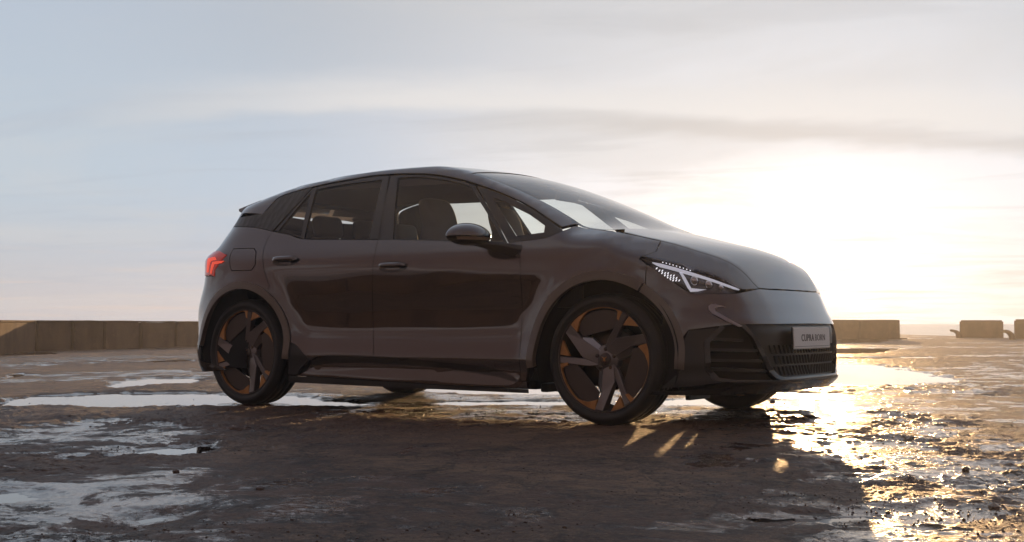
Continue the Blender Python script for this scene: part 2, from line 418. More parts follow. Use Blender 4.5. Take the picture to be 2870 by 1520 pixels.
def panel(name, dom, outline, holes=(), mat=paint, parent=None, off=0.0, gap=.0022, rim=.018, grid=.032, step=.016, mirror=False, both=False, off_fn=None, label=None):
    """a sheet lying on the body surface inside an outline, with its edge turned in"""
    O = inset(densify(np.array(outline, float), step), gap)
    loops = [O]+[inset(densify(np.array(h, float), step), -gap) for h in holes]
    mn, mx = O.min(0), O.max(0)
    gx, gy = np.meshgrid(np.arange(mn[0]+grid/2, mx[0], grid), np.arange(mn[1]+grid/2, mx[1], grid))
    Q = np.stack([gx.ravel(), gy.ravel()], 1)
    if len(Q):
        keep = inpoly(Q, O)
        for h in loops[1:]: keep &= ~inpoly(Q, h)
        allb = np.concatenate(loops)
        if keep.any():
            Q = Q[keep]; dmin = np.min(np.hypot(Q[:, None, 0]-allb[None, :, 0], Q[:, None, 1]-allb[None, :, 1]), 1); Q = Q[dmin > grid*.45]
        else: Q = Q[:0]
    vs_, ed = [], []
    for L in loops:
        s = len(vs_); vs_ += [tuple(p) for p in L]; ed += [(s+i, s+(i+1) % len(L)) for i in range(len(L))]
    nb = len(vs_); vs_ += [tuple(p) for p in Q]
    r = delaunay_2d_cdt([Vector(v) for v in vs_], ed, [], 0, 1e-6)
    V2 = np.array([tuple(v) for v in r[0]]); F2 = np.array([f for f in r[2] if len(f) == 3])
    C = V2[F2].mean(1); ok = inpoly(C, O)
    for h in loops[1:]: ok &= ~inpoly(C, h)
    F2 = F2[ok]
    a, b, c = V2[F2[:, 0]], V2[F2[:, 1]], V2[F2[:, 2]]
    ar = (b[:, 0]-a[:, 0])*(c[:, 1]-a[:, 1])-(b[:, 1]-a[:, 1])*(c[:, 0]-a[:, 0]); F2 = F2[np.abs(ar) > 1e-10]
    P3 = DOM[dom][0](V2); N3 = gradn(P3)
    o_ = off if off_fn is None else off + off_fn(V2, P3)[:, None]
    P3 = P3 + N3*o_
    # orient outwards
    shaped = off_fn is not None
    f = F2; nn = np.cross(P3[f[:, 1]]-P3[f[:, 0]], P3[f[:, 2]]-P3[f[:, 0]]); flip = (nn*N3[f].mean(1)).sum(1) < 0
    F2[flip] = F2[flip][:, ::-1]
    if shaped:
        f = F2; nn = np.cross(P3[f[:, 1]]-P3[f[:, 0]], P3[f[:, 2]]-P3[f[:, 0]]); acc = np.zeros_like(P3)
        for c_ in range(3): np.add.at(acc, f[:, c_], nn)
        N3 = acc/np.maximum(np.linalg.norm(acc, axis=1), 1e-12)[:, None]
    used = {}
    for t in F2:
        for i in range(3):
            k = (t[i], t[(i+1) % 3]); used[k] = used.get(k, 0)+1
    bd = [k for k in used if (k[1], k[0]) not in used]
    V = list(P3); NV = list(N3); Fc = [tuple(int(i) for i in t) for t in F2]; LN = [N3[i] for t in F2 for i in t]
    if rim:
        mp = {}; up = {}
        for k in bd:
            for i in k:
                if i not in mp: up[i] = len(V); V.append(P3[i]); mp[i] = len(V); V.append(P3[i]-N3[i]*rim)
        for (i, j) in bd:
            Fc.append((up[j], up[i], mp[i], mp[j]))
            e1 = V[i]-V[j]; e2 = V[mp[i]]-V[i]; fn = np.cross(e1, e2); fn = fn/max(np.linalg.norm(fn), 1e-9)
            LN += [fn]*4
    V = np.array(V); LN = np.array(LN)
    def make(sy):
        VV = V*np.array([1, sy, 1]); NN = LN*np.array([1, sy, 1]); FF = Fc
        if sy < 0:
            FF = [tuple(reversed(q)) for q in Fc]
            k = 0; out = []
            for q in Fc: out.append(NN[k:k+len(q)][::-1]); k += len(q)
            NN = np.concatenate(out)
        me = mesh_from(name, VV, FF)
        me.normals_split_custom_set([tuple(map(float, q)) for q in NN])
        return me
    ob = link(name, make(1), mat, parent)
    if label: ob['label'] = label
    if both:
        o2 = link(name, make(-1), mat, both if both is not True else parent)
        return ob, o2
    return ob

# ------------------------------------------------------------------ the car
car = link('parked_car', None)
tag(car, 'dark glossy five-door hatchback parked on the wet ground with copper-accented wheels', 'car')
px = lambda dom, L, sm=False: (smooth_line(pts_uv(dom, L)) if sm else pts_uv(dom, L))
cat = lambda *a: np.concatenate(a)
def arc(cx_, cz_, r, a0, a1, n=40, squash=1.0):
    t = np.linspace(R_(a0), R_(a1), n); return np.stack([cx_+r*np.cos(t), cz_+r*squash*np.sin(t)], 1)
RA = .412; RB = .452
AF, AR = ARC
stripe_up = px('side', [(871, 1012), (885, 1002), (905, 998), (950, 996), (1047, 999), (1140, 1006), (1234.6, 1016), (1330, 1026), (1393, 1037), (1430, 1052), (1456, 1072)], True)
stripe_lo = px('side', [(857, 1041), (875, 1031), (892, 1024), (930, 1017), (985, 1016), (1050, 1018), (1140, 1023), (1234.6, 1032), (1322.6, 1044), (1395, 1056), (1440, 1069)], True)
seam12 = px('side', [(1060, 672), (1052, 705), (1047, 730), (1044, 792), (1045, 880), (1047, 947), (1046.7, 998)], True)
seamF = px('side', [(1464, 675), (1461, 800), (1460, 950), (1459, 1071)], True)
seamR = px('side', [(764, 649), (748, 675), (739, 700), (736.5, 721), (742, 763), (757, 806)], True)
belt_f = px('side', [(1462, 674.6), (1415, 682), (1330, 678), (1251, 675.5), (1140, 673), (1060, 672)], True)
belt_r = px('side', [(1060, 672), (950, 671.5), (850, 670), (810, 658), (764, 649)], True)
zs = lambda x: np.interp(x, stripe_up[:, 0], stripe_up[:, 1])
arcR = arc(*AR, RB, 103, -2, 40)                       # over the rear arch, clockwise towards the front
def clip_arc(cx_, cz_, r, p):                          # angle of a point about an arch centre
    return math.degrees(math.atan2(p[1]-cz_, p[0]-cx_))

inner_side_out = None
# doors
front_door = panel('front_door', 'side', cat(belt_f[::-1][:-1], seamF[:-1], stripe_up[::-1][(stripe_up[::-1][:, 0] > seam12[-1, 0]+.01) & (stripe_up[::-1][:, 0] < seamF[-1, 0])], seam12[::-1][:-1]), parent=car, both=True)
aR = clip_arc(*AR, RB, seamR[-1])
rd_arch = arc(*AR, RB, min(aR, 60), 8, 26)
rd_out = cat(belt_r[:-1], seamR[:-1], rd_arch, [(-.885, .40), (-.80, .335)], stripe_up[(stripe_up[:, 0] > -.76) & (stripe_up[:, 0] < seam12[-1, 0])], seam12[::-1][:-1])
rear_door = panel('rear_door', 'side', rd_out, parent=car, both=True)
FD, RD = front_door, rear_door
# rear quarter
top_q = px('side', [(764, 649), (740, 643), (716, 638.5), (690, 636.5)], True)
rq = cat(top_q[:-1], [top_q[-1], (-1.70, top_q[-1, 1]+.012)],
         [(-1.765, 1.06), (-1.80, 1.045)], px('side', [(636, 715)]), px('side', [(603, 757)]) , px('side', [(601, 777)]), [(-1.706, .79)], arc(*AR, RB, 122, min(aR, 60), 30), seamR[::-1][1:-1])
quarter = panel('rear_quarter_panel', 'side', rq, parent=car, both=True)
# front wing
zt = px('side', [(1464, 675), (1500, 671), (1538, 664), (1582, 645), (1612, 634), (1646, 640), (1690, 646), (1743, 651)], True)
ridge = px('side', [(1743, 652), (1800, 664), (1866, 680), (1920, 695), (1969, 709)], True)
def uvs(dom, L): return np.array([DOM[dom][1](p) for p in L])
shut3 = [hit(*p) for p in [(1749, 652), (1800, 663), (1866, 680), (1920, 694), (1969, 709), (2015, 725), (2057, 743), (2085, 762), (2110, 786)]]
wing_front = px('side', [(1793, 723), (1801, 730), (1837, 756), (1861, 771), (1878, 781)], True)   # along the lamp, then the bumper seam
wing = cat(zt[:-1], uvs('side', [hit(*p) for p in [(1743, 652), (1770, 658), (1800, 664), (1830, 671), (1853, 676)]]),
           px('side', [(1840, 705), (1800, 719)]), px('side', [(1792, 724), (1800, 731), (1812, 740)]),
           arc(*AF, RB, 56, 178, 50), [(.925, .28), (.915, .215), (.87, .215)], seamF[::-1][:-1])
wing_p = panel('front_wing', 'side', wing, parent=car, both=True)
# sill: recessed dark stripe and skirt
sill_insert = panel('sill_insert', 'side', cat(stripe_up, stripe_lo[::-1]), mat=gloss_black, parent=car, off=-.014, gap=-.004, rim=0, both=True)
skirt = panel('sill_skirt', 'side', cat(stripe_lo, [(.925, .215), (.93, .178)], [(.4, .178), (0, .186), (-.5, .196), (-.86, .203)]), parent=car, off=.004, both=True)
under = panel('sill_underside', 'side', [(-.93, .204), (-.86, .199), (-.5, .192), (0, .182), (.4, .174), (.925, .172), (.925, .150), (0, .152), (-.93, .158)], mat=trim_black, parent=car, off=-.008, rim=.0, gap=0, both=True)
# arch cladding bands
def band(cx_, cz_, a0, a1):
    return cat(arc(cx_, cz_, RB+.008, a0, a1, 60), arc(cx_, cz_, RA, a1, a0, 60))
def arch_off(c):
    def f(uv, p):
        r = np.hypot(uv[:, 0]-c[0], uv[:, 1]-c[1]); return .010+.006*np.clip((RB-r)/(RB-RA), 0, 1)
    return f
panel('wheel_arch_trim', 'side', band(*AF, 58, 188), mat=arch_mat, parent=car, rim=.03, off_fn=arch_off(AF), grid=.02, both=True)
panel('wheel_arch_trim', 'side', band(*AF, -7, 57.4), mat=arch_mat, parent=car, rim=.03, off_fn=arch_off(AF), grid=.02, both=True)
panel('wheel_arch_trim', 'side', band(*AR, -6, 176), mat=arch_mat, parent=car, rim=.03, off_fn=arch_off(AR), grid=.02, both=True)
# dark cheek behind the rear arch and front arch foot
panel('rear_door_cladding', 'side', cat([(-.93, .30)], arc(*AR, RB+.002, -6, 10, 6), [(-.885, .41), (-.80, .335), (-.745, .325), (-.775, .30), (-.84, .245), (-.86, .206), (-.93, .206)]), mat=trim_black, parent=car, off=-.002, both=True)

# front bumper (wraps round the nose)
def fr(L, sm=False): return px('front', L, sm)
hl_low = fr([(1812, 740), (1837, 756), (1880, 785), (1922, 814), (1937, 822), (1981, 823), (2030, 824), (2060, 823), (2081, 811)])
tail = [(2.066, -.415), (2.080, -.30), (2.090, -.15), (2.094, 0)]
shut_f = np.array([DOM['front'][1](p) for p in dom_top(np.array(tail[:3]))])
nose_z = dom_top(np.array(tail[3:]))[0][2]
bump_side = np.array([DOM['front'][1](p) for p in dom_side(arc(*AF, RB, 56, -6, 30))])
b_r = cat(hl_low[:-1], shut_f)                     # right-hand half of the upper edge
upper = b_r[np.argsort(-b_r[:, 0])]
uc = upper[-1]; upper = cat(upper, [(0.0, nose_z)])
half_top = upper[upper[:, 0] > 0]
lowz = .30
side_low = bump_side[bump_side[:, 1] > .44]
frame_top = .505
bl = cat(side_low[::-1], half_top)
bl_full = cat(bl, (half_top[::-1][1:])*np.array([-1, 1]), (side_low)*np.array([-1, 1]), [(-.80, .50), (-.60, .528), (0, .532), (.60, .528), (.80, .50)])
panel('front_bumper', 'front', bl_full, parent=car, grid=.03)
# lower bumper: side vents, grille, lip
cheek = cat([bump_side[bump_side[:, 1] < .44][0]], [(.80, .498), (.66, .515)], [(.735, .44), (.735, .30), (.70, .245), (.66, .232), (.80, .21), (.93, .20)], bump_side[bump_side[:, 1] < .44][::-1][:-1])
panel('bumper_cheek', 'front', cheek, mat=trim_black, parent=car, both=True, off=-.002)
panel('vent_backing', 'front', [(.745, .44), (.745, .30), (.70, .235), (.36, .23), (.34, .24), (.52, .528), (.66, .528)], mat=inner, parent=car, off=-.05, rim=0, gap=-.004, both=True)
for k, zz in enumerate((.44, .385, .33, .28)):
    u1 = .73; u0 = .50-.5*(.5-zz) if k else .56
    panel('vent_fin', 'front', [(u0, zz), (u1, zz+.012), (u1, zz+.026), (u0, zz+.014)], mat=trim_black, parent=car, off=-.006, rim=.04, gap=0, both=True)
panel('vent_frame', 'front', [(.66, .524), (.735, .445), (.735, .30), (.70, .244), (.62, .232), (.36, .222), (.36, .236), (.60, .245), (.675, .256), (.712, .305), (.712, .435), (.645, .510)], mat=gloss_black, parent=car, off=.004, rim=.03, gap=0, both=True)
panel('grille_frame', 'front', [(.58, .528), (.52, .46), (.44, .30), (.385, .245), (.33, .232), (0, .232), (0, .248), (.32, .248), (.362, .262), (.418, .312), (.495, .455), (.555, .528)], mat=gloss_black, parent=car, off=.006, rim=.03, gap=0, both=True)
panel('grille_backing', 'front', [(.54, .53), (.50, .46), (.42, .30), (.36, .24), (-.36, .24), (-.42, .30), (-.50, .46), (-.54, .53)], mat=trim_black, parent=car, off=-.02, rim=0, gap=-.006)
gl_bars = []
for i in range(-11, 12):                                  # slanted ribs of the central grille, as they lie either side of the middle
    u = i*.036; s = 1 if i >= 0 else -1
    for zz in (.262, .318, .374):
        if abs(u) > .36+.10*(zz-.25)/.2: continue
        P_ = [(u-.010*s, zz), (u+.004*s-.010*s, zz), (u+.026*s-.010*s, zz+.046), (u+.022*s-.010*s, zz+.046)]
        panel('grille_rib', 'front', P_, mat=trim_black, parent=car, off=-.006, rim=.012, gap=0, step=.05)
lip = panel('front_splitter', 'front',  [(.98, .185), (.70, .205), (.40, .238), (0, .242), (-.40, .238), (-.70, .205), (-.98, .185), (-.98, .165), (-.6, .168), (0, .172), (.6, .168), (.98, .165)], mat=gloss_black, parent=car, off=.004, rim=.06)
panel('bumper_highlight', 'front', fr([(1985, 858), (1993, 853), (2005, 853), (2032, 861), (2014, 862), (2003, 865), (2005, 873), (2040, 894), (2079, 915), (2071, 917), (2032, 899), (1996, 881), (1986, 869)]), mat=rim_cut_and_highlight, parent=car, off_fn=lambda uv, p: .006-.10*(uv[:, 1]-.60)*.25, off=.0, rim=.01, gap=0, grid=.02, both=True)  # bright metal strip added as the highlight along the bumper crease
# headlights
def lamp(sy):
    rt = link('headlight', None, None, car)
    O = fr([(1793, 723), (1822, 723), (1852, 727), (1895, 736), (1940, 749), (1978, 762), (2013, 776), (2050, 795), (2079, 810), (2060, 822), (2030, 823), (1981, 821.5), (1937, 821), (1922, 812), (1880, 783), (1837, 755), (1810, 736)])
    return rt, O
for sy in (1, -1):
    rt, O = lamp(sy)
    def P(name, outline, mat, **k):
        a = panel(name, 'front', outline, mat=mat, parent=rt, **k)
        if sy < 0:
            me = a.data; me.transform(Matrix.Diagonal((1, -1, 1, 1))); me.flip_normals()
        return a
    P('lamp_housing', O, lampshell, off=-.045, rim=0, gap=-.004)
    P('lens_cover', O, glass_l, off=.001, rim=.045, gap=.002)
    st = fr([(1828, 733), (1852, 737), (1895, 748), (1940, 762), (1985, 777), (2030, 793), (2066, 806), (2076, 811), (2062, 809), (2026, 798), (1980, 783), (1936, 770), (1893, 757), (1850, 746), (1838, 740)])
    P('daylight_strip', st, drl, off=-.006, rim=.01, gap=0, grid=.02)
    vst = fr([(1905, 762), (1914, 765), (1926, 786), (1938, 808), (1958, 810), (1982, 812), (1958, 816), (1936, 817), (1928, 808), (1914, 782)])
    P('daylight_strip', vst, drl, off=-.010, rim=.01, gap=0, grid=.02)
    # honeycomb of light dots
    A0 = np.array([1841., 752.]); e1 = np.array([11.5, 2.2]); e2 = np.array([8.2, 7.2]); cnt = [1, 2, 3, 4, 5, 5, 4, 3, 2, 1]
    for i in range(10):
        for j in range(5):
            q = A0 + e2*i*.93 + np.array([8.5, .2])*j
            if j > i or q[0] > 1889+(q[1]-756)*.55 or q[1] > 792: continue
            u = DOM['front'][1](hit(*q)); w = .0065
            P('light_dot', [(u[0]+w, u[1]-w*.8), (u[0]+w*.1, u[1]-w*.8), (u[0]-w*.6, u[1]+w*.7), (u[0]+w*.3, u[1]+w*.7)], ledm, off=-.004, rim=0, gap=0)
    for i in range(9):
        q = (1858+i*9.6, 734.5+i*2.3+.12*i*i*.6); u = DOM['front'][1](hit(*q)); w = .0028
        P('light_dot', [(u[0]+w, u[1]-w), (u[0]-w, u[1]-w), (u[0]-w, u[1]+w), (u[0]+w, u[1]+w)], ledm, off=-.003, rim=0, gap=0)
    # projector modules
    for (qx, qy, rr) in ((1950, 786, .030), (1992, 797, .027), (2028, 805, .018)):
        c = hit(qx, qy); n = gradn(c[None])[0]; c = c-n*.03; c[1] *= sy; n = Vector((.93, -.30*sy, .05)).normalized()
        bm = bmesh.new(); bmesh.ops.create_uvsphere(bm, u_segments=20, v_segments=12, radius=rr)
        bmesh.ops.scale(bm, vec=(1, 1, .6), verts=bm.verts)
        bmesh.ops.transform(bm, matrix=Matrix.Translation(c.tolist()) @ n.to_track_quat('Z', 'Y').to_matrix().to_4x4(), verts=bm.verts)
        bm_obj('projector', bm, chrome, rt, True)

# bonnet
sh = uvs('top', shut3); hb = px('top', [(1749, 652), (1823, 656), (1865, 658.5)], False)
half_edge = cat(smooth_line(sh[:5]), px('top', [(2015, 730), (2050, 744), (2080, 762)]))
hood_front_r = cat(px('top', [(1816, 720), (1880, 730), (1945, 742), (2000, 757), (2050, 775), (2100, 800)], False))
# the bonnet runs over the wing ridge down to the lamps in front
ridge_uv = uvs('top', shut3)
ridge_uv = smooth_line(cat(uvs('top', [hit(*p) for p in [(1749, 652), (1800, 664), (1853, 676), (1900, 688)]]), [(xx, -float(Yr_(xx))-.004) for xx in (1.80, 1.86, 1.92, 1.97, 2.02, 2.045)]))
tail = [(2.066, -.415), (2.080, -.30), (2.090, -.15), (2.094, 0)]
hr = cat(ridge_uv, tail)
r3 = dom_top(ridge_uv[ridge_uv[:, 0] > uvs('top', [hit(1853, 676)])[0, 0]+.004])
ext = cat([DOM['front'][1](hit(1853, 676))], [DOM['front'][1](p) for p in r3], [shut_f[0]], fr([(2081, 811), (2050, 795), (2013, 776), (1978, 762), (1940, 749), (1895, 736), (1852, 727), (1822, 723), (1802, 719)]), fr([(1840, 705)]))
panel('wing_extension', 'front', ext, parent=car, grid=.03, gap=.0004, rim=.02, off=-.0006, both=True)
back_c = [(1.36, -.60), (1.385, -.45), (1.40, -.3), (1.41, -.15), (1.415, 0)]
halfb = cat(hr, )
bon = cat(hr[:-1], [hr[-1]], hr[::-1][1:]*np.array([1, -1]), (np.array(back_c)*np.array([1, -1]))[:-1], [back_c[-1]], np.array(back_c)[::-1][1:])
panel('bonnet', 'top', bon, parent=car, grid=.03, off=.001)
# windscreen
wsr = [(.275, -.57), (.38, -.585), (.5, -.603), (.62, -.616), (.74, -.628), (.93, -.652), (1.05, -.672), (1.13, -.690), (1.20, -.705), (1.29, -.722), (1.345, -.70)]
wsb = [(1.345, -.62), (1.37, -.45), (1.385, -.3), (1.397, -.15), (1.40, 0)]
header = [(.305, 0), (.303, -.2), (.295, -.4)]
hw = np.array(wsr+wsb)
ws_out = cat(hw, hw[::-1][1:]*np.array([1, -1]), np.array(header)[::-1]*np.array([1, -1]), np.array(header)[1:])
def to_dom(dom, L3): return np.array([DOM[dom][1](p) for p in L3])
panel('windscreen', 'top', ws_out, mat=glass_w, parent=car, off=-.004, gap=.003, rim=0, grid=.04)
ins = inset(densify(ws_out, .03), .022)
panel('windscreen_border', 'top', densify(ws_out, .02), holes=[ins[::-1]], mat=gloss_black, parent=car, off=-.006, rim=0, gap=.001, grid=.06, step=.03)
# roof and pillars
rl = px('rad', [(877, 524), (930, 512), (980, 503.5), (1040, 493), (1094, 488.5), (1128, 487), (1204, 488), (1274.6, 498.7), (1333, 515), (1406, 541), (1480, 575), (1538, 613), (1575, 637)], True)
rl2 = px('rad', [(736, 601), (755, 580), (783, 553), (830, 536), (877, 524)], True)
w3 = dom_top(np.array(wsr[:8])); ws_r = to_dom('rad', w3)
foot = px('rad', [(1600, 641), (1625, 638)])
rear_edge = [(-1.60, DOM['rad'][1](dom_top(np.array([(-1.60, -.55)]))[0])[1])]
roof_half = cat([(-1.615, 0.0)], [(-1.61, .20)], rear_edge, rl2[:-1], rl, ws_r[::-1][:], [(.28, .38)], [(.285, 0.0)])
roof_half = cat([(-1.70, 0.0), (-1.70, .25), (-1.675, DOM['rad'][1](dom_side(np.array([(-1.66, 1.295)]))[0])[1])], rl2[:-1], rl, to_dom('rad', dom_top(np.array([(1.10, -.705), (1.12, -.69)]))), ws_r[::-1][1:], [(.288, .30), (.29, 0)])
rf = cat(roof_half, roof_half[::-1][1:-1]*np.array([1, -1]))
panel('roof', 'rad', rf, parent=car, grid=.035)
panel('headliner', 'rad', cat([(-1.5, .0), (-1.5, .42), (-.9, .50), (.2, .52), (.26, .44), (.26, 0)], np.array([(.26, -.44), (.2, -.52), (-.9, -.50), (-1.5, -.42)])), mat=liner, parent=car, off=-.045, rim=0, grid=.06, step=.04)
# spoiler: the slab over the hatch
def spoiler():
    xs = np.linspace(0, 1, 14); ys = np.linspace(-1, 1, 41); V = []; Fc = []
    for lay in (0, 1):
        for u in xs:
            for v in ys:
                yy = v*.60; xe = -1.90+.14*abs(v)**2.6; xx = -1.54+(xe+1.54)*u
                tr = float(Tr_(xx)); tcx = float(Tc_(xx)); yr = float(Yr_(xx))
                z = tr+(tcx-tr)*(1-min(abs(yy)/yr, 1)**2)-float(Sl_(xx))*float(softplus(abs(yy)-yr, .016))*.8
                z -= .004
                if lay:
                    z -= .014+.045*(1-u)+.05*max(0, (abs(v)-.86)/.14)*(1-u)**.7; yy *= 1+.09*(1-u)*max(0, (abs(v)-.8)/.2)
                V.append((xx, yy, z))
    n, m = len(xs), len(ys)
    for lay in (0, 1):
        b = lay*n*m
        for i in range(n-1):
            for j in range(m-1):
                q = (b+i*m+j, b+i*m+j+1, b+(i+1)*m+j+1, b+(i+1)*m+j); Fc.append(q if lay else q[::-1])
    e = [i*m for i in range(n)]+[(n-1)*m+j for j in range(1, m)]+[(i)*m+m-1 for i in range(n-2, -1, -1)]+[j for j in range(m-2, 0, -1)]
    for k in range(len(e)):
        a, b = e[k], e[(k+1) % len(e)]; Fc.append((a, b, b+n*m, a+n*m))
    me = mesh_from('roof_spoiler', V, Fc, True)
    o = link('roof_spoiler', me, paint, car)
    md = o.modifiers.new('edge', 'EDGE_SPLIT'); md.split_angle = R_(40)
    return o
spoiler()
# black pillar panel with fine relief
cp = cat(px('side', [(764, 648), (800, 608), (840, 566), (877, 525)]), px('side', [(830, 537), (783, 554), (755, 581), (736, 600)], True), px('side', [(722, 600), (706, 604)]), [(-1.66, 1.27), (-1.715, 1.20), (-1.745, 1.14), (-1.765, 1.075), (-1.70, top_q[-1, 1]+.012)], top_q[::-1][:-1])
pillar_mat = pmat('patterned_black', (.022, .019, .018), .35)
nt = pillar_mat.node_tree; g = NG(nt); t = nt.nodes.new('ShaderNodeTexCoord')
nt.links.new(g.bump(g.vor(g.vmath('MULTIPLY', t.outputs['Object'], (1.0, 0.2, .55)), 26), .8, .004), nt.nodes['Principled BSDF'].inputs['Normal'])
panel('pillar_panel', 'side', cp, mat=pillar_mat, parent=car, both=True)

# window frames and glass
def win(parent2, name, outline, glasses, gmat, frame=gloss_black):
    fr_ = panel('window_frame' if name is None else name, 'side', outline, holes=glasses, mat=frame, parent=parent2[0], off=-.003, rim=.02, grid=.03, both=parent2[1])
    for gl_ in glasses:
        w = panel('window', 'side', gl_, mat=gmat, parent=parent2[0], off=-.008, gap=-.004, rim=0, grid=.04, both=parent2[1])
top_f = px('side', [(1094, 492), (1128, 489.5), (1204, 490.5), (1274.6, 501.5), (1330, 517)], True)
gf = cat(px('side', [(1116, 499), (1160, 496), (1204, 498), (1274.6, 510), (1318, 523)], True), px('side', [(1365, 600), (1408, 675)]), px('side', [(1300, 672), (1200, 670), (1101.6, 669)]))
ff = cat(top_f, px('side', [(1375, 590), (1424, 682)]), px('side', [(1330, 679), (1251, 676.5), (1140, 674), (1061, 673)]))
win(FD, None, ff, [gf], glass_f)
gq = px('side', [(1380, 553), (1420, 568), (1480, 597), (1526, 630), (1523, 650), (1447, 660)])
fq = cat(px('side', [(1333, 518), (1406, 543.5), (1480, 577), (1538, 615), (1580, 644)], True), px('side', [(1538, 664), (1500, 670), (1464, 674), (1426, 682)]))
win((car, car), 'front_quarter_frame', fq, [gq], glass_f)
gr = cat(px('side', [(886, 532), (930, 523), (980, 515), (1070, 504)], True), px('side', [(1050, 590), (1033, 669)]), px('side', [(950, 668.5), (853, 667)]))
gt = px('side', [(870, 540), (842, 660), (780, 647.5)])
fr2 = cat(px('side', [(877, 526), (930, 514), (980, 505.5), (1040, 495), (1092, 491)], True), px('side', [(1076, 580), (1060, 671)]), px('side', [(950, 671), (850, 669.5), (812, 657.5), (768, 647.5)]))
win(RD, None, fr2, [gr, gt], glass_r)

# rear end
rz = lambda u, z: (u, z)
th = lambda x, y: .9*math.atan2(-y, XR-x)
p_seam = hit(602, 780); p_arch = (-1.60, -.87, .745)
u_s = DOM['rear'][1](p_seam)[0]
us2 = [DOM['rear'][1](p) for p in dom_side(arc(*AR, RB, 123, 172, 16))]
rb_half = cat([(0, .84)], [(.55, .845), (.70, .855), (.85, .858), (u_s, .853)], us2, [(us2[-1][0]-.01, .40), (.8, .40), (0, .40)])
rb = cat(rb_half, rb_half[::-1][1:-1]*np.array([-1, 1]))
panel('rear_bumper', 'rear', rb, parent=car, grid=.03)
us3 = [DOM['rear'][1](p) for p in dom_side(arc(*AR, RB, 174, 184, 4))]
rd_half = cat([(0, .395), (.8, .395)], us3, [(us3[-1][0]+.0, .29), (1.02, .225), (.85, .205), (0, .20)])
panel('rear_diffuser', 'rear', cat(rd_half, rd_half[::-1][1:-1]*np.array([-1, 1])), mat=gloss_black, parent=car, grid=.03)
hat = cat([(0, 1.33), (.42, 1.31), (.49, 1.25), (.56, 1.14), (.64, 1.06), (.70, 1.03), (.72, .86), (.55, .848), (0, .843)])
panel('tailgate', 'rear', cat(hat, hat[::-1][1:-1]*np.array([-1, 1])), mat=paint, parent=car, grid=.03)
tcut = cat([(.45, 1.32), (.515, 1.25), (.585, 1.14), (.67, 1.068)], [(.73, 1.04)])
side_strip = cat([(.45, 1.32), (.50, 1.26), (.575, 1.14), (.66, 1.065), (.72, 1.035), (.80, 1.03)], [DOM['rear'][1](p) for p in dom_side(np.array([(-1.765, 1.075), (-1.745, 1.14), (-1.715, 1.20), (-1.66, 1.27), (-1.62, 1.31)]))])
panel('tailgate_side', 'rear', side_strip, mat=gloss_black, parent=car, both=True, gap=.001, off=-.002)
# tail lamps
p1 = DOM['rear'][1](dom_side(pts_uv('side', [(636, 715.5)]))[0]); p2 = DOM['rear'][1](dom_side(pts_uv('side', [(603, 757)]))[0]); p3 = DOM['rear'][1](dom_side(pts_uv('side', [(602, 776)]))[0])
tl_out = np.array([(.5, 1.03), (.72, 1.028), (.86, 1.03), (p1[0]-.06, 1.018), p1, p2, p3, (.86, .862), (.72, .862), (.60, .90), (.5, .96)])
for sy in (1, -1):
    rt = link('tail_lamp', None, None, car)
    def P(name, outline, mat, **k):
        a = panel(name, 'rear', outline, mat=mat, parent=rt, **k)
        if sy < 0: a.data.transform(Matrix.Diagonal((1, -1, 1, 1))); a.data.flip_normals()
        return a
    P('lamp_lens', tl_out, redlamp, off=.004, rim=.04, gap=.002)
    P('light_bar', px('rear', [(585, 726), (604, 721.5), (608, 729), (594, 731.5), (590, 738), (586, 764), (581.5, 764), (583, 736)]), redglow, off=.006, rim=.002, gap=0, grid=.02)
    P('light_bar', px('rear', [(598, 735), (630, 732), (622, 738), (602, 741), (599, 750), (594, 768), (591, 766), (594, 745)]), redglow, off=.006, rim=.002, gap=0, grid=.02)
# fuel flap and its seam, door handles
fo = px('side', [(655, 698), (712, 697), (718, 708), (716, 742), (704, 758), (650, 758.5), (645.5, 748), (647, 712)])
panel('charge_flap', 'side', fo, parent=car, off=.0012, rim=.006, gap=.0022, grid=.03)
ring = densify(fo, .01)
panel('flap_seam', 'side', inset(ring, -.004), holes=[inset(ring, .002)[::-1]], mat=inner, parent=car, off=.0008, rim=0, gap=0, grid=.05, step=.02)
def handle(pc, parent2, w, h):
    u = pts_uv('side', [pc])[0]
    def ell(W_, H_, n=26, sq=2.6):
        t = np.linspace(0, 2*math.pi, n, endpoint=False)
        return np.stack([u[0]+W_*np.sign(np.cos(t))*np.abs(np.cos(t))**(2/sq), u[1]+H_*np.sign(np.sin(t))*np.abs(np.sin(t))**(2/sq)], 1)
    def dish(uv, p):
        q = np.clip(1-((uv[:, 0]-u[0])/(w*1.02))**2-((uv[:, 1]-u[1])/(h*1.05))**2, 0, 1)
        return .001-.004*q
    panel('handle_recess', 'side', ell(w, h, 30, 2.3), mat=gloss_black, parent=parent2[0], off_fn=dish, off=.0015, rim=.002, gap=0, grid=.012, both=parent2[1])
    def grip(uv, p):
        s = np.clip(1-np.abs((uv[:, 0]-u[0])/w)**4, 0, 1); t = np.clip(1-((uv[:, 1]-u[1]-h*.22)/(h*.5))**2, 0, 1)
        return .008+.026*s*np.sqrt(t+.05)
    G_ = np.stack([ell(w*.97, 1, 30, 3)[:, 0], u[1]+h*.22+(ell(1, h*.42, 30, 3)[:, 1]-u[1])], 1)
    panel('door_handle', 'side', G_, mat=paint, parent=parent2[0], off_fn=grip, rim=.014, gap=0, grid=.009, step=.012, both=parent2[1])
handle((800, 731), RD, .118, .034)
handle((1101, 748), FD, .110, .034)

